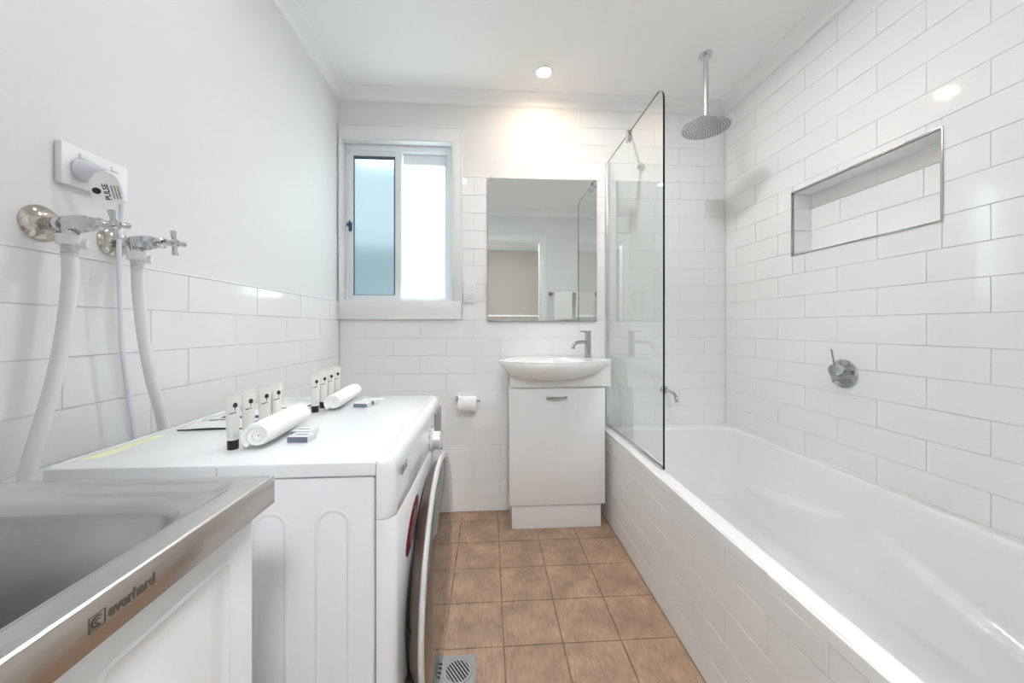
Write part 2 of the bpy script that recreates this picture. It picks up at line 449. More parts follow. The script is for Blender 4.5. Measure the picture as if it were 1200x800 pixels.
# ------------------------------------------------------------------ window
wn = thing('window_1', None, None, ((WX0 + WX1) / 2, YB, WZ0), kind='structure')
bm = bmesh.new()   # architrave boards round the opening, with a thin raised outer bead
ax0, ax1, az0, az1 = XL + .006, -.1525, 1.0975, 2.1856
for (a, b, c, d) in ((ax0, ax1, WZ1 + .006, az1), (ax0, ax1, az0, WZ0 - .006), (WX1 + .006, ax1, WZ0 - .006, WZ1 + .006)):
    box(bm, a, b, YB - .018, YB, c, d, .003)
box(bm, ax0, WX0 - .004, YB - .018, YB, WZ0 - .006, WZ1 + .006, .002)
box(bm, ax1 - .009, ax1, YB - .021, YB - .017, az0, az1, .002); box(bm, ax0, ax1, YB - .021, YB - .017, az1 - .009, az1, .002); box(bm, ax0, ax1, YB - .021, YB - .017, az0, az0 + .009, .002)
obj('architrave', bm, 'gloss_trim', wn)
bm = bmesh.new()   # reveal linings
box(bm, WX0 - .006, WX0, YB - .012, YB + .15, WZ0, WZ1); box(bm, WX1, WX1 + .006, YB - .012, YB + .15, WZ0, WZ1)
box(bm, WX0 - .006, WX1 + .006, YB - .012, YB + .15, WZ1, WZ1 + .006); box(bm, WX0 - .006, WX1 + .006, YB - .012, YB + .15, WZ0 - .006, WZ0)
obj('reveal_lining', bm, 'gloss_trim', wn)
bm = bmesh.new()   # fixed outer frame
fy0, fy1 = YB + .038, YB + .11
for (a, b, c, d) in ((WX0, WX0 + .016, WZ0, WZ1), (WX1 - .026, WX1, WZ0, WZ1), (WX0 + .016, WX1 - .026, WZ1 - .036, WZ1), (WX0 + .016, WX1 - .026, WZ0, WZ0 + .014)):
    box(bm, a, b, fy0, fy1, c, d, .002)
box(bm, WX0 + .012, WX0 + .018, fy0 - .006, fy0 + .004, WZ0, WZ1, .001); box(bm, WX0, WX1, fy0 - .008, fy0 + .004, WZ0, WZ0 + .006, .001)
obj('window_frame', bm, 'powder', wn)
sl = thing('sash_left', None, None, (WX0, fy0, WZ0)); sl.parent = wn; sl.location = Vector((WX0, fy0, WZ0)) - ORIG[wn.name]
for k in ('label', 'category'):
    if k in sl: del sl[k]
bm = bmesh.new(); y0, y1 = fy0 + .004, fy0 + .03
for (a, b, c, d) in ((-.804, -.776, 1.219, 2.064), (-.541, -.5045, 1.219, 2.064), (-.776, -.541, 2.036, 2.064), (-.776, -.541, 1.219, 1.236)):
    box(bm, a, b, y0, y1, c, d, .002)
obj('sash_frame', bm, 'powder', sl)
bm = bmesh.new()
for (a, b, c, d) in ((-.776, -.7735, 1.236, 2.036), (-.548, -.541, 1.236, 2.036), (-.776, -.541, 2.024, 2.036), (-.776, -.541, 1.236, 1.239)):
    box(bm, a, b, y0 + .004, y0 + .02, c, d)
obj('gasket', bm, 'gasket', sl)
bm = bmesh.new(); box(bm, -.775, -.547, y0 + .014, y0 + .019, 1.237, 2.03); obj('pane', bm, 'frost_l', sl, smooth=0)
bm = bmesh.new()
for (a, b, c, d) in ((-.5045, -.499, 1.219, 2.064), (-.262, -.2403, 1.219, 2.064), (-.499, -.262, 2.004, 2.064), (-.499, -.262, 1.219, 1.228)):
    box(bm, a, b, y1 + .004, y1 + .03, c, d, .002)
sr = obj('sash_right', bm, 'powder', wn)
bm = bmesh.new(); box(bm, -.5, -.262, y1 + .014, y1 + .019, 1.227, 2.005); obj('pane', bm, 'frost_r', sr, smooth=0)
bm = bmesh.new()
box(bm, -.797, -.781, y0 - .010, y0, 1.600, 1.650, .002); box(bm, -.806, -.786, y0 - .022, y0 - .008, 1.628, 1.646, .003); cyl(bm, (-.789, y0 - .008, 1.64), (-.789, y0 - .024, 1.655), .006, .004)
obj('window_latch', bm, 'navy', wn)

# ------------------------------------------------------------------ bath: tiled front, acrylic tub
XF = .638
hob = thing('wall_bath', None, None, (XF, 0, 0), kind='structure')
BY0 = .34
bm = bmesh.new(); box(bm, XF + .004, XF + .0098, RY + .002, YB - .008, .002, .484); obj('wall_core', bm, 'grout', hob, smooth=0)
hob2 = thing('wall_bath_end', None, None, (XF, 0, 0), kind='structure')
bm = bmesh.new(); box(bm, XF + .023, XR - .006, BY0 - .052, BY0 - .034, .002, .484)
box(bm, XF + .023, XR - .006, RY + .002, BY0 - .034, .47, .484)
obj('wall_core', bm, 'grout', hob2, smooth=0)
bm = bmesh.new()
BL = [.002, .0935, .192, .2905, .389, .4555, .4865]
def off_bath(r): return {5: .20, 4: .6525, 3: .8049, 2: .6525, 1: .8049, 0: .6525}[r]
tiles(bm, lambda u, v, d: (XF + .004 - d, u, v), RY + .002, YB - .01, BL, PITCH, off_bath, bev=.0014)
obj('wall_tiles', bm, 'tile', hob, smooth=0)
bm = bmesh.new(); tiles(bm, lambda u, v, d: (u, v, .484 + d), XF + .004, XR - .008, [RY + .002, .12, .22, BY0 - .034], PITCH, lambda r: .7 + .15 * (r % 2))
obj('wall_tiles', bm, 'tile', hob2, smooth=0)

tub = thing('bathtub', 'white acrylic bathtub built in behind the tiled front along the right wall', 'bathtub', (1.03, 1.2, 0))
bx0, bx1, by0, by1 = .648, XR - .006, BY0 - .03, YB - .010
ix0, ix1, iy0, iy1 = .694, 1.370, BY0 + .04, 1.985
RZ = .4865
def tubring(x0, x1, y0, y1, r, z, k=10):
    # denser sides so that the arm rests can be pushed into the wall
    pts = []; S = 70
    c = rrect(x0, x1, y0, y1, r, z, k)
    n = k + 1
    for q in range(4):
        arc = c[q * n:(q + 1) * n]; pts += arc
        a = arc[-1]; b = c[((q + 1) * n) % len(c)]
        for s in range(1, S): pts.append(a.lerp(b, s / S))
    return pts
prof = [  # (t inset x, inset y far, inset y near, corner radius, z)
    (-.006, -.006, -.006, .055, RZ + .002), (-.002, -.002, -.002, .055, RZ + .0015), (.003, .003, .003, .056, RZ - .003), (.006, .006, .008, .058, RZ - .010)]
nst = 72
for i in range(1, nst + 1):
    t = i / nst
    prof.append((.006 + .060 * t + .02 * t ** 3, .006 + .03 * t + .02 * t * t, .008 + .20 * t, .058 + .03 * t, RZ - .010 - .335 * t))
zb = prof[-1][4]; base = prof[-1]
for i in range(1, 9):
    a = PI / 2 * i / 8
    prof.append((base[0] + .085 * (1 - math.cos(a)), base[1] + .08 * (1 - math.cos(a)), base[2] + .09 * (1 - math.cos(a)), base[3] + .0 * i, zb - .08 * math.sin(a)))
def armrest(p):
    """two moulded elbow ledges each side: the wall bulges inward below a curved line"""
    x, y, z = p
    side = 1 if x > 1.03 else -1
    if not (iy0 + .12 < y < iy1 - .07) or z < .065: return p
    if side > 0 and x < 1.25 or side < 0 and x > .85: return p
    d = 0
    for yc, hw, zc, slope, amp in ((1.54, .25, .290, -.18, .026), (.93, .25, .283, .24, .034)):
        u = (y - yc) / hw
        if abs(u) < 1:
            w = (1 - u * u) ** .9
            zl = zc + slope * (y - yc)
            s = 1 / (1 + math.exp((z - zl) / .0028))
            fade = max(0, min(1, (z - .06) / .19))
            d = max(d, amp * w * s * fade)
    return Vector((x - side * d, y, z))
bm = bmesh.new()
rs = [tubring(bx0, bx1, by0, by1, .006, RZ - .014), tubring(bx0, bx1, by0, by1, .006, RZ - .002), tubring(bx0 + .002, bx1 - .002, by0 + .002, by1 - .002, .006, RZ), tubring(bx0 + .006, bx1 - .006, by0 + .006, by1 - .006, .008, RZ + .0005)]
for a, b, c, r, z in prof:
    rs.append([armrest(p) for p in tubring(ix0 + a, ix1 - a, iy0 + c, iy1 - b, r, z)])
rings(bm, rs, cap0=False)
# outer skin so that the tub has thickness and stands on the floor
rs2 = [tubring(bx0, bx1, by0, by1, .006, RZ - .014), tubring(bx0 + .018, bx1 - .004, by0 + .02, by1 - .02, .03, RZ - .03), tubring(ix0 + .05, ix1 - .05, iy0 + .2, iy1 - .04, .08, .035), tubring(ix0 + .09, ix1 - .09, iy0 + .24, iy1 - .08, .08, .004)]
rings(bm, rs2, cap0=False, cap1=True)
bmesh.ops.remove_doubles(bm, verts=bm.verts, dist=.00001)
obj('tub_shell', bm, 'acrylic', tub, smooth=50)
bm = bmesh.new()
lathe(bm, (1.03, 1.78, .0625), (0, 0, 1), [(.03, 0), (.034, .002), (.030, .005), (.012, .003), (0, .003)]); obj('waste', bm, 'chrome', tub)
bm = bmesh.new(); box(bm, XR - .012, XR - .004, BY0 - .03, YB - .01, RZ - .004, RZ + .004, .003); box(bm, XF + .05, XR - .008, YB - .0145, YB - .007, RZ - .004, RZ + .004, .003)
obj('sealant_bead', bm, 'caulk', tub)

# ------------------------------------------------------------------ shower screen
GX = .687
scr = thing('shower_screen', 'clear glass shower screen with a rounded top corner standing on the bath edge', 'shower screen', (GX, 1.75, RZ))
GY0, GY1, GZ0, GZ1 = 1.398, YB - .012, RZ + .006, 2.008
def glass_outline():
    R = .055; o = [(GY1, GZ0), (GY1, GZ1)]
    for i in range(17):
        a = PI / 2 + PI / 2 * i / 16
        o.append((GY0 + R + R * math.cos(a), GZ1 - R + R * math.sin(a)))
    o.append((GY0, GZ0)); return o
bm = bmesh.new(); out = glass_outline()
prism(bm, out, lambda u, v, h: (h, u, v), GX - .004, GX + .004)
for f in bm.faces: f.material_index = 0 if len(f.verts) > 4 else 1
obj('glass_panel', bm, None, scr, smooth=0, mats=('glass', 'glass_edge'))
bm = bmesh.new(); box(bm, GX - .011, GX + .011, YB - .034, YB - .0085, RZ + .004, 2.0, .001); obj('wall_channel', bm, 'alu', scr)
bm = bmesh.new(); box(bm, GX - .010, GX - .0045, GY0 + .002, YB - .03, RZ + .0035, RZ + .013, .0008); box(bm, GX + .0045, GX + .009, GY0 + .002, YB - .03, RZ + .0035, RZ + .010, .0008); box(bm, GX - .006, GX + .006, GY0 + .002, YB - .03, RZ + .0035, RZ + .006)
obj('base_channel', bm, 'alu', scr)
bm = bmesh.new(); box(bm, GX - .012, GX - .0045, 1.742, 1.772, 1.963, 2.016, .002); box(bm, GX + .0045, GX + .012, 1.742, 1.772, 1.963, 2.016, .002); box(bm, GX - .012, GX + .012, 1.742, 1.772, 2.009, 2.017, .002)
cl = obj('glass_clamp', bm, 'chrome', scr)
bm = bmesh.new(); cyl(bm, (GX + .012, 1.757, 1.99), (.885, YB - .012, 1.99), .0065); cyl(bm, (.885, YB - .0085, 1.99), (.885, YB - .020, 1.99), .022, bev=.002); obj('brace_rod', bm, 'chrome', scr)

# ------------------------------------------------------------------ overhead shower
sh = thing('overhead_shower', 'round chrome rain shower head hanging from the ceiling above the bath', 'shower head', (1.05, 1.705, CZ))
SX, SY, SZ = 1.047, 1.705, 2.015
bm = bmesh.new(); lathe(bm, (SX, SY, CZ), (0, 0, -1), [(.030, 0), (.030, .006), (.026, .010), (.013, .012)], 32); obj('ceiling_flange', bm, 'chrome', sh)
bm = bmesh.new(); cyl(bm, (SX, SY, CZ - .01), (SX, SY, SZ + .028), .0115, n=24); cyl(bm, (SX, SY, SZ + .045), (SX, SY, SZ + .012), .015, .02); obj('drop_arm', bm, 'alu', sh)
bm = bmesh.new(); RR = .112
lathe(bm, (SX, SY, SZ + .016), (0, 0, -1), [(.02, 0), (.06, .002), (RR - .012, .005), (RR - .002, .009), (RR, .013), (RR - .002, .017), (RR - .006, .018), (.03, .018), (0, .018)], 64)
rose = obj('shower_rose', bm, 'chrome', sh)
bm = bmesh.new()
for ring in range(1, 9):
    n = ring * 7 if ring < 8 else 52
    for i in range(n):
        a = 2 * PI * i / n + ring * .35; r = ring * .0125
        cyl(bm, (SX + r * math.cos(a), SY + r * math.sin(a), SZ - .002), (SX + r * math.cos(a), SY + r * math.sin(a), SZ - .0045), .0019, .0014, n=6)
tag(obj('nozzles', bm, 'grey_ink', rose), 'dark rubber spray nozzles', kind='stuff')

# ------------------------------------------------------------------ shower mixer
mx_ = thing('shower_mixer', 'chrome round-plate shower mixer with an upright pin lever on the right tiled wall', 'shower mixer', (XR - .005, 1.366, .867))
fx = XR - .004
bm = bmesh.new(); lathe(bm, (fx, 1.366, .868), (-1, 0, 0), [(.057, 0), (.057, .003), (.054, .006), (.022, .0075)], 48); obj('face_plate', bm, 'chrome', mx_)
bm = bmesh.new(); lathe(bm, (fx - .005, 1.366, .882), (-1, 0, 0), [(.022, 0), (.022, .040), (.020, .043), (.005, .0435)], 32); obj('mixer_body', bm, 'chrome', mx_)
bm = bmesh.new(); cyl(bm, (fx - .036, 1.366, .892), (fx - .048, 1.371, .965), .0035, .003); obj('lever', bm, 'chrome_soft', mx_)
bm = bmesh.new(); cyl(bm, (fx - .004, 1.366, .838), (fx - .045, 1.366, .838), .0085, .007, bev=.001); obj('diverter_knob', bm, 'chrome', mx_)

# bath spout
sp = thing('bath_spout', 'small curved chrome bath spout low on the back tiled wall above the tub', 'spout', (1.03, YB - .008, .68))
bm = bmesh.new(); lathe(bm, (1.03, YB - .008, .685), (0, -1, 0), [(.024, 0), (.024, .004), (.018, .009), (.011, .010)]); obj('wall_flange', bm, 'chrome', sp)
bm = bmesh.new(); tube(bm, spline([(1.03, YB - .01, .685), (1.03, YB - .06, .687), (1.03, YB - .115, .683), (1.03, YB - .145, .664), (1.03, YB - .152, .640)]), .0095, 16); obj('spout_tube', bm, 'chrome', sp)

# ------------------------------------------------------------------ downlights
def downlight(name, x, y, lens, label):
    t = thing(name, label, 'downlight', (x, y, CZ), 'recessed ceiling downlights')
    bm = bmesh.new(); lathe(bm, (x, y, CZ), (0, 0, -1), [(.045, 0), (.045, .002), (.043, .004), (.036, .003), (.035, -.001)], 40, cap0=False, cap1=False); obj('trim_ring', bm, 'plastic', t)
    bm = bmesh.new(); lathe(bm, (x, y, CZ - .0015), (0, 0, -1), [(.035, 0), (.033, .001), (0, .0012)], 32); obj('lens', bm, lens, t)
downlight('downlight', .283, 1.875, 'lamp', 'glowing recessed ceiling downlight near the back wall above the mirror')
downlight('downlight', -.226, .894, 'lamp2', 'recessed ceiling downlight nearer the doorway above the washing machine')
downlight('downlight', .50, 1.33, 'fill_lamp', 'added fill light shaped as a recessed downlight, between the other two downlights')  # extra lamp added as fill, placed where no reflection shows it
hl = thing('hall_fill_light', 'added round fill lamp, unseen on the hallway ceiling outside the doorway', 'ceiling lamp', (.2, -.75, CZ))  # unseen lamp added to send fill light through the doorway
bm = bmesh.new(); lathe(bm, (.2, -.75, CZ), (0, 0, -1), [(.20, 0), (.20, .02), (.19, .024)], 48); obj('lamp_base', bm, 'plastic', hl)
bm = bmesh.new(); lathe(bm, (.2, -.75, CZ - .022), (0, 0, -1), [(.185, 0), (.17, .03), (.11, .055), (0, .065)], 48); obj('diffuser', bm, 'hall_fill', hl)

# ------------------------------------------------------------------ vanity
vn = thing('vanity_cabinet', 'slim white gloss vanity cabinet standing on the floor under the basin', 'cabinet', (.355, 1.99, 0))
vx0, vx1, vyf = .106, .607, 1.88
bm = bmesh.new()
box(bm, vx0 + .002, vx1 - .002, vyf + .020, YB - .010, .128, .742, .001)
obj('carcass', bm, 'gloss_white', vn)
bm = bmesh.new(); box(bm, vx0, vx1, vyf, vyf + .017, .130, .734, .0012); d_ = obj('door', bm, 'gloss_white', vn)
bm = bmesh.new(); hz = .690; hx = .3475
box(bm, hx - .054, hx + .054, vyf - .026, vyf - .017, hz - .005, hz + .005, .001); box(bm, hx - .052, hx - .044, vyf - .02, vyf + .001, hz - .004, hz + .004); box(bm, hx + .044, hx + .052, vyf - .02, vyf + .001, hz - .004, hz + .004)
obj('handle', bm, 'chrome_soft', d_)
bm = bmesh.new(); box(bm, .119, .590, 1.898, 1.914, .0005, .128, .001); box(bm, .119, .135, 1.914, YB - .012, .0005, .128); box(bm, .574, .590, 1.914, YB - .012, .0005, .128)
obj('kickboard', bm, 'gloss_white', vn)

bs = thing('wash_basin', 'white ceramic semi-recessed basin bulging forward over the vanity cabinet', 'basin', (.34, 1.95, .742))
NB = 96
ZR = .884
cx, cy = .345, 1.945
ctrl = [(.110, YB - .010), (.109, 2.04), (.104, 1.985), (.072, 1.935), (.050, 1.895), (.058, 1.858), (.105, 1.812), (.19, 1.770), (.30, 1.750), (.40, 1.756), (.49, 1.785), (.56, 1.832), (.600, 1.868), (.628, 1.880), (.6405, 1.888), (.642, 1.905), (.642, 1.96), (.642, 2.02), (.642, YB - .010)]
_pl = spline([(x, y, 0) for x, y in ctrl], 5)
_pl += [Vector((.642 + (.110 - .642) * k / 6, YB - .010, 0)) for k in range(1, 6)]
NB = len(_pl)
TP = [Vector((p.x, p.y)) for p in _pl]
YF = 1.884
DM = max(YF - p.y for p in TP)
bm = bmesh.new(); rs = []
rs.append([Vector((min(max(p.x, .108), .638), max(p.y, YF), .743)) for p in TP])
for k in range(0, 15):
    t = 1 - k / 14.0
    row = []
    for p in TP:
        D = YF - p.y
        if D > 0:
            q = D / DM; g = math.sqrt(max(0, 1 - (t / max(q, .05) ** .6) ** 2)) if t < q ** .6 else 0
            y = YF - D * g
        else: y = p.y; g = 1 - t
        w = (1 - t) ** 1.6
        bx_ = min(max(p.x, .108), .638)
        row.append(Vector((bx_ + (p.x - bx_) * w, y, .776 + (ZR - .016 - .776) * (1 - t))))
    rs.append(row)
C0 = Vector((.345, 1.94))
def scal(P, s, z): return [Vector((C0.x + (p.x - C0.x) * s, C0.y + (p.y - C0.y) * s, z)) for p in P]
rs.append(scal(TP, .995, ZR - .012)); rs.append(scal(TP, 1.0, ZR - .007)); rs.append(scal(TP, .997, ZR - .002)); rs.append(scal(TP, .985, ZR))
rs.append(scal(TP, .955, ZR - .001))
# bowl: ellipse
ex, ey, erx, ery = .30, 1.905, .205, .118
def ell(s, z):
    out = []
    for p in TP:
        a = math.atan2((p.y - 1.925) / .17, (p.x - .345) / .30); out.append(Vector((ex + erx * s * math.cos(a), ey + ery * s * math.sin(a), z)))
    return out
rs.append(ell(1.0, ZR - .004))
for s, z in ((.985, ZR - .009), (.95, ZR - .025), (.88, ZR - .055), (.75, ZR - .078), (.5, ZR - .092), (.2, ZR - .098)): rs.append(ell(s, z))
rings(bm, rs)
obj('basin_body', bm, 'ceramic', bs, smooth=40)
bm = bmesh.new(); lathe(bm, (ex, ey, ZR - .099), (0, 0, 1), [(.022, 0), (.022, .003), (.016, .004), (0, .003)]); obj('waste', bm, 'chrome', bs)

tp = thing('basin_tap', 'chrome pillar basin mixer tap standing at the right of the basin', 'tap', (.557, 2.03, ZR))
bm = bmesh.new(); lathe(bm, (.557, 2.03, ZR - .002), (0, 0, 1), [(.022, 0), (.022, .004), (.0175, .006), (.0175, .147), (.0165, .151), (0, .151)], 32); obj('tap_body', bm, 'chrome_soft', tp)
bm = bmesh.new(); tube(bm, spline([(.557, 2.03, .968), (.522, 2.012, .970), (.487, 1.994, .968), (.465, 1.982, .955), (.458, 1.979, .934)]), .0095, 16); obj('spout', bm, 'chrome_soft', tp)
bm = bmesh.new(); cyl(bm, (.552, 2.028, 1.028), (.506, 2.005, 1.030), .0042, .0036); obj('lever', bm, 'chrome_soft', tp)

# ------------------------------------------------------------------ mirror
mr = thing('wall_mirror', 'frameless rectangular mirror on the back wall above the basin', 'mirror', (.308, YB - .01, 1.09))
bm = bmesh.new(); box(bm, -.0075, .6245, YB - .0145, YB - .0088, 1.0895, 1.9045)
for f in bm.faces: f.material_index = 1 if f.normal.y > -.5 else 0
bm.normal_update()
for f in bm.faces: f.material_index = 0 if f.normal.y < -.5 else 1
obj('mirror_glass', bm, None, mr, smooth=0, mats=('mirror', 'mirror_edge'))
bm = bmesh.new()
box(bm, .006, .016, YB - .0175, YB - .0088, 1.890, 1.9085, .001)
obj('clip', bm, 'chrome_soft', mr)
bm = bmesh.new(); box(bm, -.0085, .6255, YB - .0165, YB - .0088, 1.086, 1.0905, .0006); obj('bottom_rail', bm, 'chrome_soft', mr)

# ------------------------------------------------------------------ power outlets
def outlet_back():
    t = thing('power_outlet', 'white double power outlet on the back tiled wall between window and mirror', 'power outlet', (-.112, YB - .008, 1.25))
    x0, x1, z0, z1 = -.147, -.078, 1.193, 1.306; y = YB - .0085
    bm = bmesh.new(); box(bm, x0, x1, y - .010, y, z0, z1, .003); p = obj('cover_plate', bm, 'plastic', t)
    for zz in (1.275, 1.224):
        bm = bmesh.new(); box(bm, x0 + .012, x0 + .021, y - .0135, y - .009, zz - .007, zz + .007, .001); obj('switch', bm, 'plastic', t)
        bm = bmesh.new()
        cxx = x0 + .045
        for dx, dz, an in ((-.008, .006, .6), (.008, .006, -.6), (0, -.009, 0)):
            m = Matrix.Translation((cxx + dx, y - .0102, zz + dz)) @ Matrix.Rotation(an, 4, 'Y')
            r = bmesh.ops.create_cube(bm, size=1, matrix=m @ Matrix.Diagonal((.0026, .0006, .009, 1)))
        obj('socket', bm, 'grey_ink', t)
outlet_back()
ol = thing('power_outlet', 'white double power outlet on the left wall above the washing machine taps', 'power outlet', (XL, .83, 1.38))
bm = bmesh.new(); box(bm, XL, XL + .014, .762, .893, 1.336, 1.417, .003); obj('cover_plate', bm, 'plastic', ol)
for yy in (.800, .862):
    bm = bmesh.new(); box(bm, XL + .013, XL + .018, yy - .008, yy + .008, 1.396, 1.405, .001); obj('switch', bm, 'plastic', ol)
bm = bmesh.new()
for dy, dz, an in ((-.008, .006, .6), (.008, .006, -.6), (0, -.009, 0)):
    m = Matrix.Translation((XL + .0142, .862 + dy, 1.366 + dz)) @ Matrix.Rotation(-an, 4, 'X')
    bmesh.ops.create_cube(bm, size=1, matrix=m @ Matrix.Diagonal((.0006, .0026, .009, 1)))
obj('socket', bm, 'grey_ink', ol)
# plug and cord
pg = thing('power_plug', 'white round power plug pushed into the left wall outlet with its cord hanging down', 'plug', (XL + .014, .795, 1.372))
bm = bmesh.new(); lathe(bm, (XL + .0145, .797, 1.371), (1, .12, 0), [(.021, 0), (.021, .012), (.019, .020), (.013, .030), (.008, .040), (.0065, .046), (0, .047)], 28); obj('plug_body', bm, 'plastic_lilac', pg)
bm = bmesh.new()
cord = [(XL + .055, .803, 1.371), (XL + .064, .812, 1.362), (XL + .066, .822, 1.335), (XL + .060, .828, 1.285), (XL + .056, .828, 1.22), (XL + .054, .832, 1.12), (XL + .05, .842, 1.0), (XL + .05, .858, .88), (XL + .055, .868, .76), (XL + .06, .87, .6)]
tube(bm, spline(cord, 6), .0042, 10); obj('cord', bm, 'plastic_lilac', pg)
# tag hanging on the cord
tg = thing('safety_tag', 'white test tag with PULSE print hanging from the power cord', 'tag', (XL + .062, .815, 1.345))
TM = basis((XL + .0685, .8135, 1.338), (.35, -.10, -.93), (.55, .80, .10))
o_, u_, v_ = Vector((XL + .062, .793, 1.336)), Vector((.10, .22, -.97)).normalized(), Vector((.74, .66, .22)).normalized()
v_ = (v_ - u_ * v_.dot(u_)).normalized(); w_ = u_.cross(v_)
def TAG(u, v, h=0): return o_ + u_ * u + v_ * v + w_ * h
bm = bmesh.new(); pl = [(-.034, .006), (-.026, -.010), (-.008, -.021), (.032, -.021), (.032, .021), (-.020, .021)]
prism(bm, pl, lambda u, v, h: TAG(u, v, h), -.0004, .0004); obj('tag_card', bm, 'paper', tg, smooth=0)
bm = bmesh.new()
MT = Matrix(((u_.x, v_.x, w_.x, o_.x), (u_.y, v_.y, w_.y, o_.y), (u_.z, v_.z, w_.z, o_.z), (0, 0, 0, 1)))
side = -1 if (Vector((0, 0, 1.053)) - o_).dot(w_) < 0 else 1
RT = Matrix.Rotation(PI, 4, 'X') if side < 0 else Matrix.Identity(4)
FT = MT @ RT @ Matrix.Translation((0, 0, .0005))
RZ90 = Matrix.Rotation(PI, 4, 'Z')
text_bm(bm, 'PULSE', .0118, FT @ Matrix.Translation((.008, .0015, 0)) @ RZ90, .0001, bold=.0003)
for k in range(3): squiggle(bm, FT @ Matrix.Translation((.008, .0098 + .0045 * k, 0)), .026, .0026, k + 20, t=.16)
c0 = FT @ Vector((.006, -.0125, 0)); nn = (FT.to_3x3() @ Vector((0, 0, 1))).normalized()
lathe(bm, c0, nn, [(.0062, .0001), (.0062, .0005)], 24)
obj('tag_print', bm, 'ink', tg, smooth=0)

# ------------------------------------------------------------------ washing machine taps and hoses
def washer_tap(y, z, label, swing):
    t = thing('washing_machine_tap', label, 'tap', (XL, y, z), 'chrome washing machine taps on the left wall')
    bm = bmesh.new(); lathe(bm, (XL, y, z), (1, 0, 0), [(.034, 0), (.034, .003), (.030, .008), (.020, .013), (.013, .015), (0, .015)], 40); obj('wall_flange', bm, 'brass_sheen', t)
    bm = bmesh.new(); lathe(bm, (XL + .012, y, z), (1, 0, 0), [(.012, 0), (.012, .014), (.0135, .016), (.0135, .026), (.012, .028), (.0155, .034), (.0175, .050), (.0165, .066), (.012, .082), (.010, .088)], 8)
    cyl(bm, (XL + .052, y, z - .005), (XL + .052, y, z - .026), .013, .012)
    obj('tap_body', bm, 'chrome', t)
    bm = bmesh.new(); lathe(bm, (XL + .098, y, z), (1, 0, 0), [(.009, 0), (.012, .004), (.012, .010), (.008, .014), (.0065, .024), (.007, .030)], 20); obj('spindle', bm, 'chrome', t)
    bm = bmesh.new(); hx = XL + .131
    lathe(bm, (hx - .006, y, z), (1, 0, 0), [(.008, 0), (.010, .004), (.010, .010), (.007, .014), (0, .015)], 20)
    for k in range(4):
        a = swing + PI / 2 * k; d = Vector((0, math.cos(a), math.sin(a)))
        lathe(bm, Vector((hx, y, z)) + d * .006, d, [(.0048, 0), (.0045, .006), (.0062, .019), (.0058, .0215), (0, .022)], 14)
    obj('cross_handle', bm, 'chrome', t)
washer_tap(.7406, 1.248, 'chrome washing machine tap with cross handle, nearer to the camera on the left wall', .20)
washer_tap(.8731, 1.243, 'chrome washing machine tap with cross handle, farther one nearer the window', .10)
def hose(y, z, pts, label):
    t = thing('inlet_hose', label, 'hose', (XL + .052, y, z), 'white washing machine inlet hoses')
    bm = bmesh.new(); lathe(bm, (XL + .052, y, z - .020), (0, 0, -1), [(.012, 0), (.0185, .002), (.0185, .018), (.014, .021)], 12)
    cyl(bm, (XL + .052, y, z - .036), (XL + .072, y + .012, z - .036), .009, .009); obj('hose_nut', bm, 'plastic', t)
    bm = bmesh.new(); lathe(bm, (XL + .052, y, z - .040), (0, 0, -1), [(.0105, 0), (.012, .002), (.0105, .005), (.012, .008), (.0105, .011), (.012, .014), (.0105, .017), (.0115, .021)], 20); obj('crimp_collar', bm, 'alu', t)
    bm = bmesh.new(); tube(bm, spline([(XL + .052, y, z - .055)] + pts, 8), .0108, 16); obj('hose_tube', bm, 'hose', t)
hose(.7406, 1.248, [(XL + .052, .741, 1.14), (XL + .052, .730, 1.04), (XL + .050, .716, .95), (XL + .048, .698, .87), (XL + .048, .680, .79), (XL + .05, .67, .66), (XL + .055, .68, .5)], 'white inlet hose hanging from the nearer tap')
hose(.8731, 1.243, [(XL + .052, .876, 1.13), (XL + .052, .888, 1.03), (XL + .052, .908, .93), (XL + .052, .935, .83), (XL + .052, .955, .72), (XL + .055, .96, .55)], 'white inlet hose hanging from the farther tap')

# ------------------------------------------------------------------ washing machine
WY0, WY1 = .618, 1.212
wm = thing('washing_machine', 'white front-loading washing machine with a round dark door standing by the left wall', 'washing machine', (-.43, .915, 0))
bm = bmesh.new(); box(bm, -.685, -.190, WY0 + .004, WY1 - .004, .015, .806, .006, 3)
obj('cabinet', bm, 'enamel_side', wm)
yf = WY0 + .004
bm = bmesh.new()    # pressed arch ribs in the side panel
def rib(xa, xb, zt, zb):
    r = (xb - xa) / 2; c = (xa + xb) / 2
    pts = [(xa, yf + .0006, zb), (xa, yf + .0006, zt - r)] + [(c - r * math.cos(a), yf + .0006, zt - r + r * math.sin(a)) for a in [PI * k / 12 for k in range(1, 12)]] + [(xb, yf + .0006, zt - r), (xb, yf + .0006, zb)]
    tube(bm, pts, .0042, 8, flat=(1, 1))
rib(-.283, -.232, .750, .08); rib(-.382, -.333, .747, .08); rib(-.58, -.53, .747, .08)
for v in bm.verts:
    v.co.y = yf + (v.co.y - yf) * .24
obj('side_ribs', bm, 'enamel_side', wm, smooth=60)
bm = bmesh.new()
box(bm, -.700, -.1880, WY0, WY1, .8065, .830, .0025, 3)
lid = obj('lid', bm, 'enamel', wm)
bm = bmesh.new(); box(bm, -.6985, -.690, WY0 + .004, WY1 - .004, .829, .8325, .0015); obj('lid_rear_bead', bm, 'enamel', lid)
bm = bmesh.new(); box(bm, -.4388, -.438, WY0 - .0004, WY0 + .002, .809, .826); obj('lid_seam', bm, 'seam', lid)
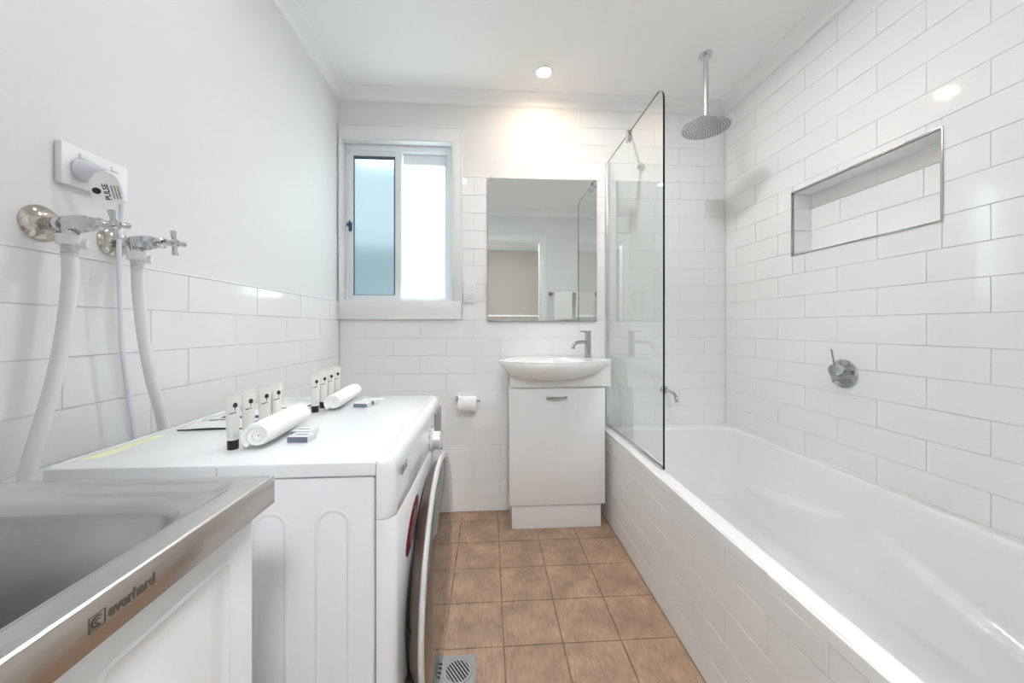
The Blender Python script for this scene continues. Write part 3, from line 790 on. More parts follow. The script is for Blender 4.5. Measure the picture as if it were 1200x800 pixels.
# front panel: plan outline lofted upward
def front_ring(z, ins=0.0, bulge=.006):
    pts = [(-.187, WY0 + .002)]
    r = .022
    xf = -.157 - ins; r = min(r, (xf + .187) * .85)
    y0, y1 = WY0 + .002 + ins * .4, WY1 - .002 - ins * .4
    for i in range(9):
        a = -PI / 2 + PI / 2 * i / 8
        pts.append((xf - r + r * math.cos(a), y0 + r + r * math.sin(a)))
    for i in range(1, 20):
        u = i / 20; y = y0 + r + (y1 - y0 - 2 * r) * u
        pts.append((xf + bulge * (1 - (2 * u - 1) ** 2), y))
    for i in range(9):
        a = PI / 2 * i / 8
        pts.append((xf - r + r * math.cos(a), y1 - r + r * math.sin(a)))
    pts.append((-.187, WY1 - .002))
    return [Vector((x, y, z)) for x, y in pts]
bm = bmesh.new()
rings(bm, [front_ring(z, i) for z, i in ((.018, .004), (.022, 0), (.30, 0), (.55, 0), (.7305, 0), (.7325, .0012))])
obj('front_panel', bm, 'enamel', wm, smooth=40)
bm = bmesh.new()
cr = [(.7335, .0012), (.7355, 0), (.76, 0.0005), (.80, .002)] + [(.812 + .018 * math.sin(a), .003 + .016 * (1 - math.cos(a))) for a in [PI / 2 * k / 7 for k in range(8)]]
rings(bm, [front_ring(z, i, .004) for z, i in cr])
con = obj('control_panel', bm, 'enamel', wm, smooth=40)
bm = bmesh.new(); box(bm, -.1895, -.1874, WY0 + .003, WY1 - .003, .02, .824); obj('panel_seam', bm, 'seam', wm, smooth=0)
# dial, display, text
xd = -.152
bm = bmesh.new(); lathe(bm, (xd - .004, .985, .752), (1, 0, 0), [(.030, 0), (.030, .006), (.028, .008), (.0235, .009), (.0225, .026), (.020, .029), (0, .0295)], 36); obj('dial', bm, 'silver_plastic', con)
bm = bmesh.new(); box(bm, xd - .003, xd + .011, 1.112, 1.123, .684, .737, .002); obj('drawer_pull', bm, 'display', con)
bm = bmesh.new(); box(bm, xd - .004, xd + .0015, 1.055, 1.165, .722, .806, .002); obj('display', bm, 'display', con)
bm = bmesh.new()
for k in range(6): box(bm, xd - .003, xd + .003, 1.045 + k * .02, 1.057 + k * .02, .716 + .0 * k, .721, .001)
obj('buttons', bm, 'silver_plastic', con)
FR = basis((xd - .0015, .669, .800), (0, 1, 0), (0, 0, 1))
bm = bmesh.new()
text_bm(bm, 'LG', .021, basis((xd - .0028, .690, .797), (0, 1, 0), (0, 0, 1)), .0004, bold=.0004)
c0 = Vector((xd - .0026, .667, .797))
lathe(bm, c0, (1, 0, 0), [(.0085, 0), (.0085, .0006)], 24)
obj('maker_mark', bm, 'grey_ink', con, smooth=0)
bm = bmesh.new()
squiggle(bm, basis((xd - .0008, .775, .764), (0, 1, 0), (0, 0, 1)), .135, .009, 4, t=.12)
obj('panel_print', bm, 'print_light', con, smooth=0); bm = bmesh.new()
squiggle(bm, basis((xd - .0008, .790, .748), (0, 1, 0), (0, 0, 1)), .085, .006, 9, t=.12)
obj('panel_print', bm, 'print_light', con, smooth=0)
bm = bmesh.new()
for k in range(12):
    a = 2 * PI * k / 12
    box(bm, xd - .003, xd + .0012, .985 + .040 * math.cos(a) - .004, .985 + .040 * math.cos(a) + .004, .755 + .033 * math.sin(a) - .001, .755 + .033 * math.sin(a) + .001)
obj('dial_marks', bm, 'print_light', con, smooth=0)
# red oval sticker
bm = bmesh.new(); yc, zc = .742, .660
def front_x(y): u = (y - WY0 - .024) / (WY1 - WY0 - .048); return -.157 + .006 * (1 - (2 * u - 1) ** 2)
st = []
for i in range(32):
    a = 2 * PI * i / 32
    dy, dz = .060 * math.cos(a), .026 * math.sin(a); rot = .62
    y, z = yc + dy * math.cos(rot) - dz * math.sin(rot), zc + dy * math.sin(rot) + dz * math.cos(rot)
    st.append((y, z))
rings(bm, [[Vector((front_x(y) + h, y, z)) for y, z in st] for h in (.0002, .0012)])
stk = obj('sticker', bm, 'red', wm); tag(stk, 'dark red oval energy sticker')
bm = bmesh.new()
up = Vector((0, -math.sin(.62), math.cos(.62))); ri = Vector((0, math.cos(.62), math.sin(.62)))
for k in range(4):
    if k: bm = bmesh.new()
    o3 = Vector((front_x(yc) + .0026, yc, zc)) + up * (.013 - .0085 * k)
    squiggle(bm, basis(o3, ri, up), .078 - .012 * abs(k - 1.5), .0058, k, t=.22)
    if k < 3: obj('sticker_print', bm, 'sticker_text', stk, smooth=0)
obj('sticker_print', bm, 'sticker_text', stk, smooth=0)
# round door
DY, DZc = .902, .475
dd = thing('door', None, None, (-.15, DY, DZc)); dd.parent = wm; dd.location = Vector((-.15, DY, DZc)) - ORIG['washing_machine']
bm = bmesh.new(); lathe(bm, (-.156, DY, DZc), (1, 0, 0), [(.213, -.002), (.213, .006), (.209, .009), (.204, .0095)], 96, cap0=False, cap1=False); obj('door_seat', bm, 'black', dd)
bm = bmesh.new(); lathe(bm, (-.150, DY, DZc), (1, 0, 0), [(.206, 0), (.221, .003), (.235, .010), (.245, .020), (.250, .029)], 96, cap1=False); obj('door_side', bm, 'door_side', dd)
bm = bmesh.new(); lathe(bm, (-.1225, DY, DZc), (1, 0, 0), [(.247, -.003), (.256, -.002), (.260, .001), (.2605, .004), (.258, .007), (.252, .0085), (.2475, .008), (.2465, .003)], 96, cap0=False, cap1=False); obj('door_ring', bm, 'silver_plastic', dd)
bm = bmesh.new(); lathe(bm, (-.1225, DY, DZc), (1, 0, 0), [(.247, .0075), (.244, .0092), (.16, .0102), (.08, .0105), (0, .0106)], 96); obj('door_glass', bm, 'black_glass', dd, smooth=60)
for zz in (.498, .407):
    bm = bmesh.new(); box(bm, -.152, -.126, .672, .700, zz - .005, zz + .005, .001); obj('hinge', bm, 'black', dd)
for xx in (-.65, -.22):
    for yy in (WY0 + .05, WY1 - .05):
        bm = bmesh.new(); cyl(bm, (xx, yy, .0002), (xx, yy, .018), .02); obj('foot', bm, 'black', wm)
# leftover stickers on the lid
bm = bmesh.new(); prism(bm, [(-.688, .655), (-.662, .668), (-.664, .80), (-.684, .79)], lambda u, v, h: (u, v, h), .8301, .8305); y_ = obj('sticker_residue', bm, 'yellow', lid, smooth=0); tag(y_, 'faded yellow sticker remains')
bm = bmesh.new(); prism(bm, [(-.385, 1.150), (-.330, 1.152), (-.322, 1.172), (-.345, 1.178), (-.375, 1.172)], lambda u, v, h: (u, v, h), .8301, .8305)
tag(obj('sticker_residue', bm, 'tube_crimp', lid, smooth=0), 'torn beige sticker')

# ------------------------------------------------------------------ toiletries on the machine
LZ = .8300
def tube_bottle(x, y, label, rot):
    t = thing('lotion_tube', label, 'tube', (x, y, LZ), 'small cream toiletry tubes on the washing machine lid')
    bm = bmesh.new(); lathe(bm, (0, 0, 0), (0, 0, 1), [(.0084, .0003), (.0089, .002), (.0089, .0160), (.0085, .0170)], 24); prts = [('cap', bm, 'black')]
    bm = bmesh.new(); rr = []
    n = 28
    for k in range(12):
        s = k / 11; z = .0175 + .081 * s
        a = .0094 + .0022 * s; b = .0094 * (1 - s ** 1.6) + .0008
        if k == 0: a = b = .0086
        rr.append([Vector((a * math.cos(2 * PI * i / n), b * math.sin(2 * PI * i / n), z)) for i in range(n)])
    rings(bm, rr); prts.append(('tube_body', bm, 'tube'))
    bm = bmesh.new(); box(bm, -.0118, .0118, -.0009, .0009, 0.0975, .1035, .0004); prts.append(('crimp', bm, 'tube_crimp'))
    bm = bmesh.new()
    def surf(u, z):
        s = max(0, (z - .0175) / .081); a = .0094 + .0022 * s; b = .0094 * (1 - s ** 1.6) + .0008
        return -b * math.sqrt(max(0, 1 - (u / a) ** 2)) - .00025
    # leaf-shaped black mark: crown and stem
    for (cu, cz, ra, rb) in ((.0042, .0795, .0036, .0045),):
        P = [(cu + ra * math.cos(w), cz + rb * math.sin(w) * (1.25 if math.sin(w) > 0 else .8)) for w in [2 * PI * i / 20 for i in range(20)]]
        rings(bm, [[Vector((u, surf(u, z) - h, z)) for u, z in P] for h in (-.0004, .0002)])
    P = [(.0037, .0705), (.0047, .0705), (.0047, .077), (.0037, .077)]
    rings(bm, [[Vector((u, surf(u, z) - h, z)) for u, z in P] for h in (-.0004, .0002)])
    prts.append(('leaf_mark', bm, 'ink')); bm = bmesh.new()
    tb = bmesh.new(); squiggle(tb, basis((.0006, 0, .0665), (1, 0, 0), (0, 0, 1)), .0105, .0030, 5, up=.22)
    for v in tb.verts: v.co.y = surf(v.co.x, v.co.z) - .0001 + v.co.y * .3
    me = bpy.data.meshes.new('x'); tb.to_mesh(me); tb.free(); bm.from_mesh(me); bpy.data.meshes.remove(me)
    prts.append(('tube_print', bm, 'ink'))
    for q_ in range(3):
        bm = bmesh.new(); squiggle(bm, basis((.0045, 0, .030 - .003 * q_), (1, 0, 0), (0, 0, 1)), .0048, .0011, q_)
        for v in bm.verts: v.co.y = surf(v.co.x, v.co.z) - .0001 + v.co.y * .3
        prts.append(('small_print', bm, 'grey_ink'))
    for nm, b_, mm in prts:
        if nm in ('tube_print', 'leaf_mark', 'small_print'):
            ob = obj(nm, b_, mm, None); ob.parent = TB
        else:
            ob = obj(nm, b_, mm, None)
            if nm == 'tube_body': TB = ob
            ob.parent = t
    t.rotation_euler = (0, 0, rot)
    return t
t0 = None
def copy_tree(o, parent=None):
    c = o.copy(); COL.objects.link(c)
    if parent: c.parent = parent
    for ch in list(o.children): copy_tree(ch, c)
    return c
spots = [(-.4685, .700, 'nearest standing cream tube of the near row, fully visible beside the near rolled towel'),
         (-.4646, .737, 'second cream tube from the front in the near row, behind the near rolled towel'),
         (-.4652, .789, 'third cream tube from the front in the near row'),
         (-.4645, .830, 'last cream tube of the near row, farthest from the camera in that row'),
         (-.4560, .990, 'first cream tube of the far row, standing with its black cap in full view'),
         (-.4590, 1.043, 'second cream tube of the far row, close beside the far rolled towel'),
         (-.4625, 1.096, 'third cream tube of the far row, behind the far rolled towel'),
         (-.4665, 1.150, 'farthest cream tube of all, at the window end of the far row')]
for i, (x, y, lb) in enumerate(spots):
    if i == 0: t0 = tube_bottle(x, y, lb, .42); t = t0
    else: t = copy_tree(t0)
    t.location = (x, y, LZ); t['label'] = lb; t.rotation_euler = (0, 0, (.46 if i < 4 else .34) + (.06 if i % 2 else -.05))

def rolled_towel(p0, p1, r, label):
    p0 = Vector(p0); p1 = Vector(p1); d = (p1 - p0); L = d.length; d.normalize()
    up = Vector((0, 0, 1)); s = d.cross(up).normalized()
    bm = bmesh.new(); turns = 2.6; n = 120; th = r * .135
    outer = []; inner = []
    for i in range(n + 1):
        t = i / n; a = -turns * 2 * PI * (1 - t) - 2.2
        rr = r * (.16 + .84 * t) 
        c = Vector((math.cos(a), math.sin(a) * .93))
        outer.append(c * rr); inner.append(c * max(.0005, rr - r * .280))
    path = outer + list(reversed(inner))
    R_ = random.Random(int(p0.y * 1000)); secs = []
    K = 16
    for k in range(K + 1):
        t = k / K; e = 0
        if k == 0: e = .985
        sc = 1 - .10 * (abs(2 * t - 1) ** 8)
        wob = Vector((math.sin(t * 5) * .0012, 0))
        zc = r * .93
        secs.append([p0 + d * (L * t) + s * ((q.x) * sc + wob.x) + up * (q.y * sc + zc) + d * ((r - q.length) * .35 * (-1 if k == 0 else (1 if k == K else 0)) * -1) for q in path])
    rings(bm, secs, cap0=False, cap1=False)
    # end caps as strips between the outer and inner spiral
    bm.verts.ensure_lookup_table(); NP = len(path)
    for k in (0, K):
        for i in range(n):
            a = bm.verts[k * NP + i]; b = bm.verts[k * NP + i + 1]; c = bm.verts[k * NP + NP - 2 - i]; e = bm.verts[k * NP + NP - 1 - i]
            try: bm.faces.new((a, b, c, e))
            except ValueError: pass
    # loose hem flap lying at the bottom
    o = obj('rolled_towel', bm, 'towel', smooth=60)
    tag(o, label, 'towel', 'rolled white face towels on the washing machine lid'); return o
rolled_towel((-.4200, .684, LZ), (-.4290, .868, LZ), .0285, 'rolled white face towel nearer the sink on the washing machine lid')
rolled_towel((-.4120, .990, LZ), (-.4240, 1.195, LZ), .0255, 'rolled white face towel at the far end of the washing machine lid')

def soap(x0, x1, y0, y1, z, label, ang=0):
    t = thing('soap_box', label, 'soap box', ((x0 + x1) / 2, (y0 + y1) / 2, z), 'small boxed soaps on the washing machine lid')
    bm = bmesh.new(); box(bm, x0, x1, y0, y1, z + .0002, z + .0125, .0008); obj('box_body', bm, 'card', t)
    bm = bmesh.new(); box(bm, x0 + .001, x1 - .001, y0 - .0004, y0 + .001, z + .0012, z + .0113); box(bm, x0 + .008, x1 - .008, y0 + .012, y0 + .016, z + .0124, z + .0128)
    obj('box_label', bm, 'slate', t, smooth=0); t.rotation_euler = (0, 0, ang)
soap(-.388, -.347, .728, .759, LZ, 'small boxed soap beside the near rolled towel, front one of the pair', -.06)
soap(-.401, -.361, .766, .799, LZ, 'small boxed soap beside the near rolled towel, rear one of the pair', -.06)
soap(-.375, -.335, 1.036, 1.067, LZ, 'small boxed soap beside the far rolled towel, front one of the pair', -.1)
soap(-.367, -.327, 1.073, 1.105, LZ, 'small boxed soap beside the far rolled towel, rear one of the pair', -.1)

def sachet(cx, cy, z, w, l, ang, seed, label, strip):
    t = thing('flat_packet', label, 'packet', (cx, cy, z), 'flat foil toiletry packets')
    R_ = random.Random(seed); bm = bmesh.new(); nx, ny = 16, 14
    ph = [R_.uniform(0, 6) for _ in range(4)]
    def hgt(u, v):
        edge = min(1, 4 * min(u, 1 - u)) * min(1, 4 * min(v, 1 - v))
        return .0030 + edge * (.0045 + .0018 * math.sin(u * 9 + ph[0]) * math.sin(v * 7 + ph[1])) + .0010 * (1 + math.sin(u * 6 + ph[2] + v * 5))
    def P(u, v, h): x = (u - .5) * w; y = (v - .5) * l; c, s = math.cos(ang), math.sin(ang); return Vector((cx + x * c - y * s, cy + x * s + y * c, z + h))
    top = [[bm.verts.new(P(i / nx, j / ny, hgt(i / nx, j / ny))) for i in range(nx + 1)] for j in range(ny + 1)]
    bot = [[bm.verts.new(P(i / nx, j / ny, .0003)) for i in range(nx + 1)] for j in range(ny + 1)]
    for j in range(ny):
        for i in range(nx):
            f = bm.faces.new((top[j][i], top[j][i + 1], top[j + 1][i + 1], top[j + 1][i]))
            f.material_index = 1 if strip and j in (1, 2, 10, 11) and 1 < i < nx - 2 else 0
            bm.faces.new((bot[j][i], bot[j + 1][i], bot[j + 1][i + 1], bot[j][i + 1]))
    for i in range(nx):
        bm.faces.new((top[0][i], bot[0][i], bot[0][i + 1], top[0][i + 1])).material_index = 2; bm.faces.new((top[ny][i], top[ny][i + 1], bot[ny][i + 1], bot[ny][i])).material_index = 2
    for j in range(ny):
        bm.faces.new((top[j][0], top[j + 1][0], bot[j + 1][0], bot[j][0])).material_index = 2; bm.faces.new((top[j][nx], bot[j][nx], bot[j + 1][nx], top[j + 1][nx])).material_index = 2
    obj('packet_body', bm, None, t, mats=('foil', 'navy_card', 'black'), smooth=60)  # black side faces: dark underside with its shadow line painted in
sachet(-.606, .866, LZ, .130, .070, .05, 1, 'crumpled white foil packet lying behind the near tubes, closest to the camera', False)
sachet(-.600, .965, LZ, .120, .115, .05, 2, 'white foil packet with dark blue blocks lying behind the last near tubes', True)
sachet(-.560, 1.075, LZ, .105, .080, -.1, 3, 'white foil packet lying between the near and far tube rows', False)

# ------------------------------------------------------------------ laundry sink
SX1, SY1, SZT = -.2666, .4712, .870
SX0, SY0 = XL + .012, .012
cb = thing('laundry_cabinet', 'white laundry cabinet with panelled door under the steel sink', 'cabinet', (-.55, .24, 0))
bm = bmesh.new(); box(bm, SX0 + .01, -.302, SY0 + .006, SY0 + .022, .05, SZT - .037, .001); box(bm, SX0 + .01, -.302, SY1 - .028, SY1 - .012, .05, SZT - .037, .001); box(bm, SX0 + .01, SX0 + .026, SY0 + .022, SY1 - .028, .05, SZT - .037, .001); box(bm, SX0 + .026, -.302, SY0 + .022, SY1 - .028, .05, .066, .001); box(bm, SX0 + .03, -.33, SY0 + .02, SY1 - .03, .0005, .05)
obj('carcass', bm, 'gloss_white', cb)
# doors with routed arch-top panel
def door_panel(y0, y1, nm='door'):
    bm = bmesh.new(); xf = -.2835; z0, z1 = .06, SZT - .040
    box(bm, -.301, xf, y0, y1, z0, z1, .0025)
    # routed groove drawn as a raised bevelled inner field
    a0, a1, b0, b1 = y0 + .040, y1 - .040, z0 + .05, z1 - .028
    def ring(ins, x): return [Vector((x, p.x, p.y)) for p in rrect(a0 + ins, a1 - ins, b0 + ins, b1 - ins, .008, 0, 4)]
    rings(bm, [ring(0, xf - .001), ring(0.0, xf + .0002), ring(.003, xf + .0022), ring(.006, xf + .0002), ring(.014, xf + .0002), ring(.030, xf + .0035)], cap0=False)
    return obj(nm, bm, 'gloss_white', cb)
door_panel(SY0 + .008, .238); door_panel(.242, SY1 - .013)
sk = thing('laundry_sink', 'stainless steel laundry tub with a deep bowl in the left foreground', 'sink', (-.55, .24, SZT))
bm = bmesh.new()
lx0, lx1, ly0, ly1 = SX0 + .02, SX1 - .026, SY0 + .02, .452
wx0, wx1, wy0, wy1 = SX0 + .08, -.309, SY0 + .06, .431
K = 8
rs = [rrect(SX0, SX1, SY0, SY1, .002, SZT - .034, K), rrect(SX0, SX1, SY0, SY1, .002, SZT - .002, K), rrect(SX0 + .002, SX1 - .002, SY0 + .002, SY1 - .002, .003, SZT, K),
      rrect(lx0, lx1, ly0, ly1, .018, SZT, K), rrect(lx0 + .003, lx1 - .003, ly0 + .003, ly1 - .003, .020, SZT - .0015, K), rrect(lx0 + .008, lx1 - .008, ly0 + .008, ly1 - .008, .022, SZT - .0055, K),
      rrect(lx0 + .012, lx1 - .012, ly0 + .012, ly1 - .012, .024, SZT - .006, K),
      rrect(wx0, wx1, wy0, wy1, .060, SZT - .008, K), rrect(wx0 + .004, wx1 - .004, wy0 + .004, wy1 - .004, .060, SZT - .011, K), rrect(wx0 + .008, wx1 - .008, wy0 + .008, wy1 - .008, .062, SZT - .020, K),
      rrect(wx0 + .018, wx1 - .018, wy0 + .018, wy1 - .018, .066, SZT - .16, K), rrect(wx0 + .026, wx1 - .026, wy0 + .026, wy1 - .026, .072, SZT - .235, K), rrect(wx0 + .045, wx1 - .045, wy0 + .045, wy1 - .045, .076, SZT - .250, K), rrect(wx0 + .13, wx1 - .13, wy0 + .12, wy1 - .12, .04, SZT - .254, K)]
rings(bm, rs, cap0=False)
rings(bm, [rrect(SX0, SX1, SY0, SY1, .002, SZT - .034, K), rrect(SX0 + .002, SX1 - .002, SY0 + .002, SY1 - .002, .002, SZT - .0343, K), rrect(SX0 + .004, SX1 - .004, SY0 + .004, SY1 - .004, .002, SZT - .012, K)], cap0=False, cap1=False)
bmesh.ops.remove_doubles(bm, verts=bm.verts, dist=.00001)
obj('sink_bowl', bm, 'steel', sk, smooth=40)
bm = bmesh.new(); box(bm, SX1 - .0006, SX1 + .0008, SY0, SY1 + .0002, SZT - .0342, SZT - .0012, .0004); obj('front_edge', bm, 'steel_edge', sk)
bm = bmesh.new(); mxm = basis((SX1 + .0009, .2906, SZT - .0165), (0, 1, 0), (0, 0, 1))
text_bm(bm, 'everhard', .0118, mxm, .0002, shear=.0, bold=.0003, sx=.84)
o3 = Vector((SX1 + .0009, .2655, SZT - .0165))
obj('edge_print', bm, 'etched', sk, smooth=0); bm = bmesh.new()
# square badge with a C-shaped swoosh
def strip_arc(c, r0, r1, a0, a1, n=14):
    for i in range(n):
        A, B = a0 + (a1 - a0) * i / n, a0 + (a1 - a0) * (i + 1) / n
        P = [(r0, A), (r1, A), (r1, B), (r0, B)]
        vs = [bm.verts.new((c.x + .0003, c.y + r * math.cos(t), c.z + r * math.sin(t))) for r, t in P]; bm.faces.new(vs)
strip_arc(o3, .0027, .0039, .7, 5.2); strip_arc(o3 + Vector((0, .0005, -.0004)), .0011, .0019, .5, 5.0)
for (a, b, c, d) in ((-.0053, .0053, .0049, .0053), (-.0053, .0053, -.0053, -.0049), (-.0053, -.0049, -.0053, .0053), (.0049, .0053, -.0053, .0053), (-.0053, .0, -.0036, -.0028)):
    box(bm, o3.x - .0001, o3.x + .0003, o3.y + a, o3.y + b, o3.z + c, o3.z + d)
obj('edge_badge', bm, 'etched', sk, smooth=0)

# ------------------------------------------------------------------ toilet roll and holder
hx0, hx1, hzz, hy = -.170, -.072, .640, YB - .052
th_ = thing('toilet_roll_holder', 'chrome toilet roll holder on the back wall left of the vanity', 'toilet roll holder', (-.175, YB - .008, .645))
bm = bmesh.new()
lathe(bm, (-.176, YB - .008, .648), (0, -1, 0), [(.017, 0), (.017, .005), (.009, .008), (.0075, .012)]); tube(bm, spline([(-.176, YB - .014, .648), (-.176, YB - .040, .648), (-.170, hy, .645), (-.150, hy, .643), (-.110, hy, .6425), (-.055, hy, .642)]), .0048, 12)
lathe(bm, (-.057, hy, .642), (1, 0, 0), [(.0048, 0), (.008, .002), (.008, .006), (0, .007)], 16)
obj('holder_arm', bm, 'chrome', th_)
tr_ = thing('toilet_roll', 'white toilet roll with the end sheet folded to a point, on the holder', 'toilet roll', ((hx0 + hx1) / 2, hy, .62))
rc = .6215; R0 = .043
bm = bmesh.new(); lathe(bm, (hx0, hy, rc), (1, 0, 0), [(.0268, 0), (R0 - .002, 0), (R0, .002), (R0, .096), (R0 - .002, .098), (.0268, .098), (.0268, 0)], 48, cap0=False, cap1=False); bmesh.ops.remove_doubles(bm, verts=bm.verts, dist=.00001); obj('roll', bm, 'paper', tr_)
bm = bmesh.new(); lathe(bm, (hx0 + .001, hy, rc), (1, 0, 0), [(.0267, 0), (.0267, .096), (.0259, .096), (.0259, 0), (.0267, 0)], 32, cap0=False, cap1=False); obj('core', bm, 'card', tr_)
bm = bmesh.new(); n = 14
def wrap(t, x, lift):
    a = PI / 2 + t * 1.15      # over the front of the roll
    r = R0 + lift + (.006 * t * t if lift > .001 else .004 * t * t)
    return Vector((x, hy - r * math.sin(t * 1.45), rc + r * math.cos(t * 1.45)))
for lift in (.0006, .0040):
    grid = []
    for j in range(n + 1):
        t = j / n; hw = .0485 * (1 if t < .35 else (1 - (t - .35) / .65))
        grid.append([bm.verts.new(wrap(t, (hx0 + hx1) / 2 + hw * k, lift)) for k in (-1, -.5, 0, .5, 1)])
    for a, b in zip(grid[:-1], grid[1:]):
        for k in range(4):
            if b[k].co != b[k + 1].co:
                try: bm.faces.new((a[k], a[k + 1], b[k + 1], b[k]))
                except ValueError: pass
obj('folded_sheet', bm, 'paper', tr_)

# ------------------------------------------------------------------ floor drain
fd = thing('floor_drain', 'square chrome floor drain grate in the brown floor beside the washing machine', 'drain', (-.096, 1.124, 0))
bm = bmesh.new(); dx0, dx1, dy0, dy1 = -.151, -.041, 1.069, 1.179
dc = Vector(((dx0 + dx1) / 2, (dy0 + dy1) / 2, 0))
sq = []; ci = []; n = 48
for i in range(n):
    a = 2 * PI * i / n; c, s = math.cos(a), math.sin(a); k = 1 / max(abs(c), abs(s))
    sq.append((dc.x + .055 * c * k, dc.y + .055 * s * k)); ci.append((dc.x + .045 * c, dc.y + .045 * s))
rings(bm, [[Vector((x, y, .0004)) for x, y in sq], [Vector((x, y, .0030)) for x, y in sq], [Vector((x, y, .0032)) for x, y in ci], [Vector((x, y, .0006)) for x, y in ci]], cap0=False, cap1=False)
obj('drain_frame', bm, 'chrome_soft', fd, smooth=20)
bm = bmesh.new()
# round grate made of bars: a rim and slanting bars
lathe(bm, (dc.x, dc.y, .0010), (0, 0, 1), [(.044, 0), (.044, .0025), (.036, .0025), (.036, 0), (.044, 0)], 48, cap0=False, cap1=False)
an = -.95; du = Vector((math.cos(an), math.sin(an), 0)); dv = Vector((-du.y, du.x, 0))
for k in range(-4, 4):
    off = (k + .5) * .0088; L_ = math.sqrt(max(0, .037 ** 2 - off ** 2))
    c = dc + dv * off
    vs = [c + du * sgn * L_ + dv * w for sgn, w in ((-1, -.0022), (1, -.0022), (1, .0022), (-1, .0022))]
    rings(bm, [[Vector((v.x, v.y, .0012)) for v in vs], [Vector((v.x, v.y, .0034)) for v in vs]])
obj('grate', bm, 'chrome_soft', fd, smooth=0)
bm = bmesh.new(); lathe(bm, (dc.x, dc.y, .0003), (0, 0, 1), [(.0375, 0), (.0375, .0003)], 40); obj('sump', bm, 'dark', fd, smooth=0)

# ------------------------------------------------------------------ things seen in the mirror: towel rail, towels, notice
tr = thing('towel_rail', 'chrome towel rail on the white wall beside the doorway, seen in the mirror', 'towel rail', (.95, RY, 1.44))
bm = bmesh.new(); cyl(bm, (.70, .066, 1.435), (1.24, .066, 1.435), .008); obj('rail', bm, 'chrome_soft', tr)
for xx in (.705, 1.235):
    bm = bmesh.new(); cyl(bm, (xx, RY, 1.435), (xx, .07, 1.435), .0105); cyl(bm, (xx, RY, 1.435), (xx, RY + .006, 1.435), .024); obj('bracket', bm, 'chrome_soft', tr)
def hung(x0, x1, zt, zbf, zbb, label, seed):
    bm = bmesh.new(); R_ = random.Random(seed); ph = R_.uniform(0, 6)
    prof = [(.084, zbf)] + [(.084 - .002 * math.sin(k), zbf + (zt - zbf) * k / 8) for k in range(1, 8)]
    prof += [(.066 + .016 * math.cos(a), zt - .012 + .014 * math.sin(a)) for a in [PI * k / 10 for k in range(11)]]
    prof += [(.050, zt - (zt - zbb) * k / 8 - .01) for k in range(1, 9)]
    nx = 20; rs = []
    for i in range(nx + 1):
        u = i / nx; x = x0 + (x1 - x0) * u
        ring = []
        for (y, z) in prof: ring.append(Vector((x + .004 * math.sin(z * 12 + ph), y + .003 * math.sin(u * 11 + ph) * (1 if y > .066 else .4), z - .006 * math.sin(u * 5 + ph))))
        for (y, z) in reversed(prof):
            yy = .066 + (y - .066) * .70 if abs(y - .066) > .003 else y; ring.append(Vector((x + .004 * math.sin(z * 12 + ph), yy + .003 * math.sin(u * 11 + ph) * (1 if y > .066 else .4), min(z, zt - .002) - .006 * math.sin(u * 5 + ph))))
        rs.append(ring)
    rings(bm, rs)
    tag(obj('hanging_towel', bm, 'towel', smooth=60), label, 'towel', 'white towels hanging on the rail')
hung(.735, .945, 1.452, 1.14, 1.20, 'white towel hanging on the rail, seen whole in the mirror', 3)
hung(.985, 1.195, 1.452, 1.16, 1.18, 'white towel hanging on the rail, seen through the screen in the mirror', 5)
nt_ = thing('paper_notice', 'white printed paper notice on the wall behind the camera, reflected in the shower screen', 'notice', (-.38, RY, 1.2))
bm = bmesh.new(); box(bm, -.486, -.276, RY + .0003, RY + .0012, 1.195, 1.495); obj('sheet', bm, 'paper', nt_, smooth=0)
bm = bmesh.new()
for k in range(12):
    w_1 = .09 if k else .15
    for s in ((-.466, -.466 + w_1 * .85), (-.366, -.366 + w_1 * .8)) if k else ((-.451, -.311),):
        box(bm, s[0], s[1], RY + .0012, RY + .0014, 1.470 - k * .021 - (.008 if k else .014), 1.470 - k * .021)
obj('notice_print', bm, 'grey_ink', nt_, smooth=0)

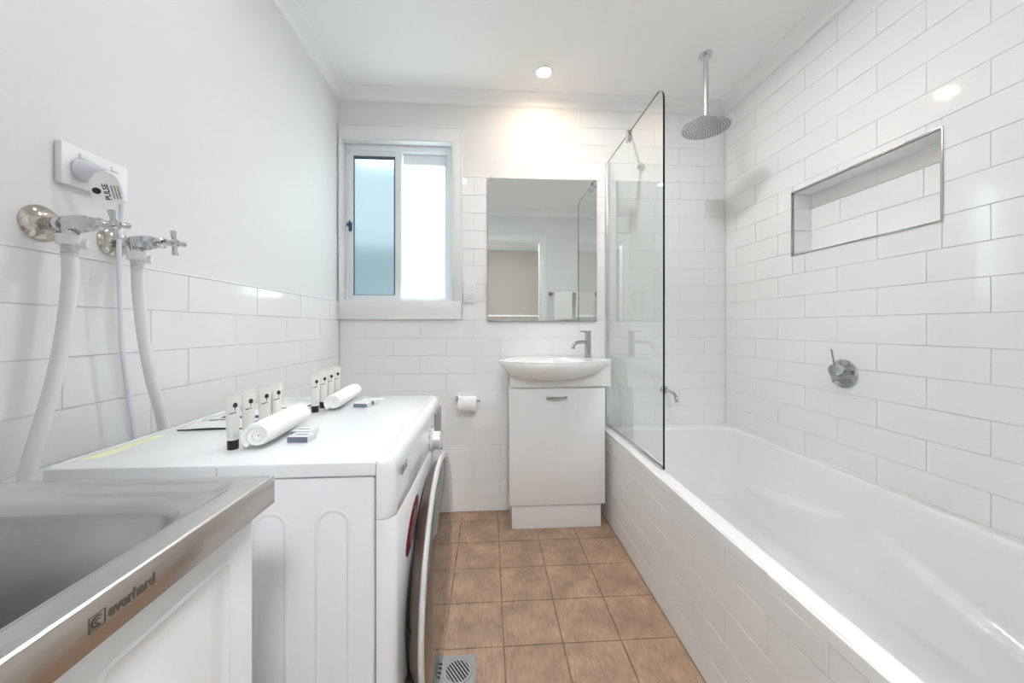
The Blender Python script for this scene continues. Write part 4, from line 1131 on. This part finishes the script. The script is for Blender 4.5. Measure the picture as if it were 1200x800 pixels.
# ------------------------------------------------------------------ outside the window
bm = bmesh.new(); box(bm, -6, 6, YB + .16, 12, -.6, -.5); tag(obj('ground_outside', bm, 'lawn', smooth=0), kind='structure')
bm = bmesh.new()  # fence added outside so the frosted panes look darker low down
for k in range(44):
    x = -4.4 + k * .16; box(bm, x, x + .15, YB + 2.6, YB + 2.62, -.5, 2.05 + .01 * (k % 3), .003)
tag(obj('added_fence', bm, 'fence'), 'added grey-green paling fence darkening the lower part of the frosted window', 'fence')

# ------------------------------------------------------------------ lights
w = bpy.data.worlds.new('World'); SC.world = w; w.use_nodes = True
nt = w.node_tree; nt.nodes.clear()
wo = nt.nodes.new('ShaderNodeOutputWorld'); bg = nt.nodes.new('ShaderNodeBackground')
tc = nt.nodes.new('ShaderNodeTexCoord'); sp_ = nt.nodes.new('ShaderNodeSeparateXYZ'); rp = nt.nodes.new('ShaderNodeValToRGB')
nt.links.new(tc.outputs['Generated'], sp_.inputs[0]); nt.links.new(sp_.outputs[2], rp.inputs[0])
e = rp.color_ramp.elements; e[0].position = 0; e[0].color = (.75, .85, .82, 1); e[1].position = .35; e[1].color = (.88, .95, 1, 1)
bg.inputs[1].default_value = 3.2
nt.links.new(rp.outputs[0], bg.inputs[0]); nt.links.new(bg.outputs[0], wo.inputs[0])
def area(name, loc, rot, sx, sy, power, col):
    l = bpy.data.lights.new(name, 'AREA'); l.shape = 'RECTANGLE'; l.size = sx; l.size_y = sy; l.energy = power; l.color = col
    o = bpy.data.objects.new(name, l); COL.objects.link(o); o.location = loc; o.rotation_euler = rot; return o
area('daylight_sky', (-.45, YB + 1.5, 3.7), (math.radians(-38), 0, 0), 2.2, 2.2, 260, (.86, .94, 1))

# ------------------------------------------------------------------ camera
cd = bpy.data.cameras.new('Camera'); cam = bpy.data.objects.new('Camera', cd); COL.objects.link(cam)
cam.location = (0, 0, 1.0531); cam.rotation_euler = (PI / 2, 0, -.0627)
cd.sensor_width = 36; cd.sensor_fit = 'HORIZONTAL'; cd.lens = 428.057 / 1200 * 36; cd.shift_y = -16.79 / 1200; cd.clip_start = .01
SC.camera = cam
vs = SC.view_settings; vs.view_transform = 'Standard'; vs.look = 'None'; vs.gamma = 1; vs.exposure = 0.86; vs.use_curve_mapping = False
cy_ = SC.cycles
cy_.max_bounces = 14; cy_.diffuse_bounces = 8; cy_.glossy_bounces = 8; cy_.transmission_bounces = 8; cy_.transparent_max_bounces = 16
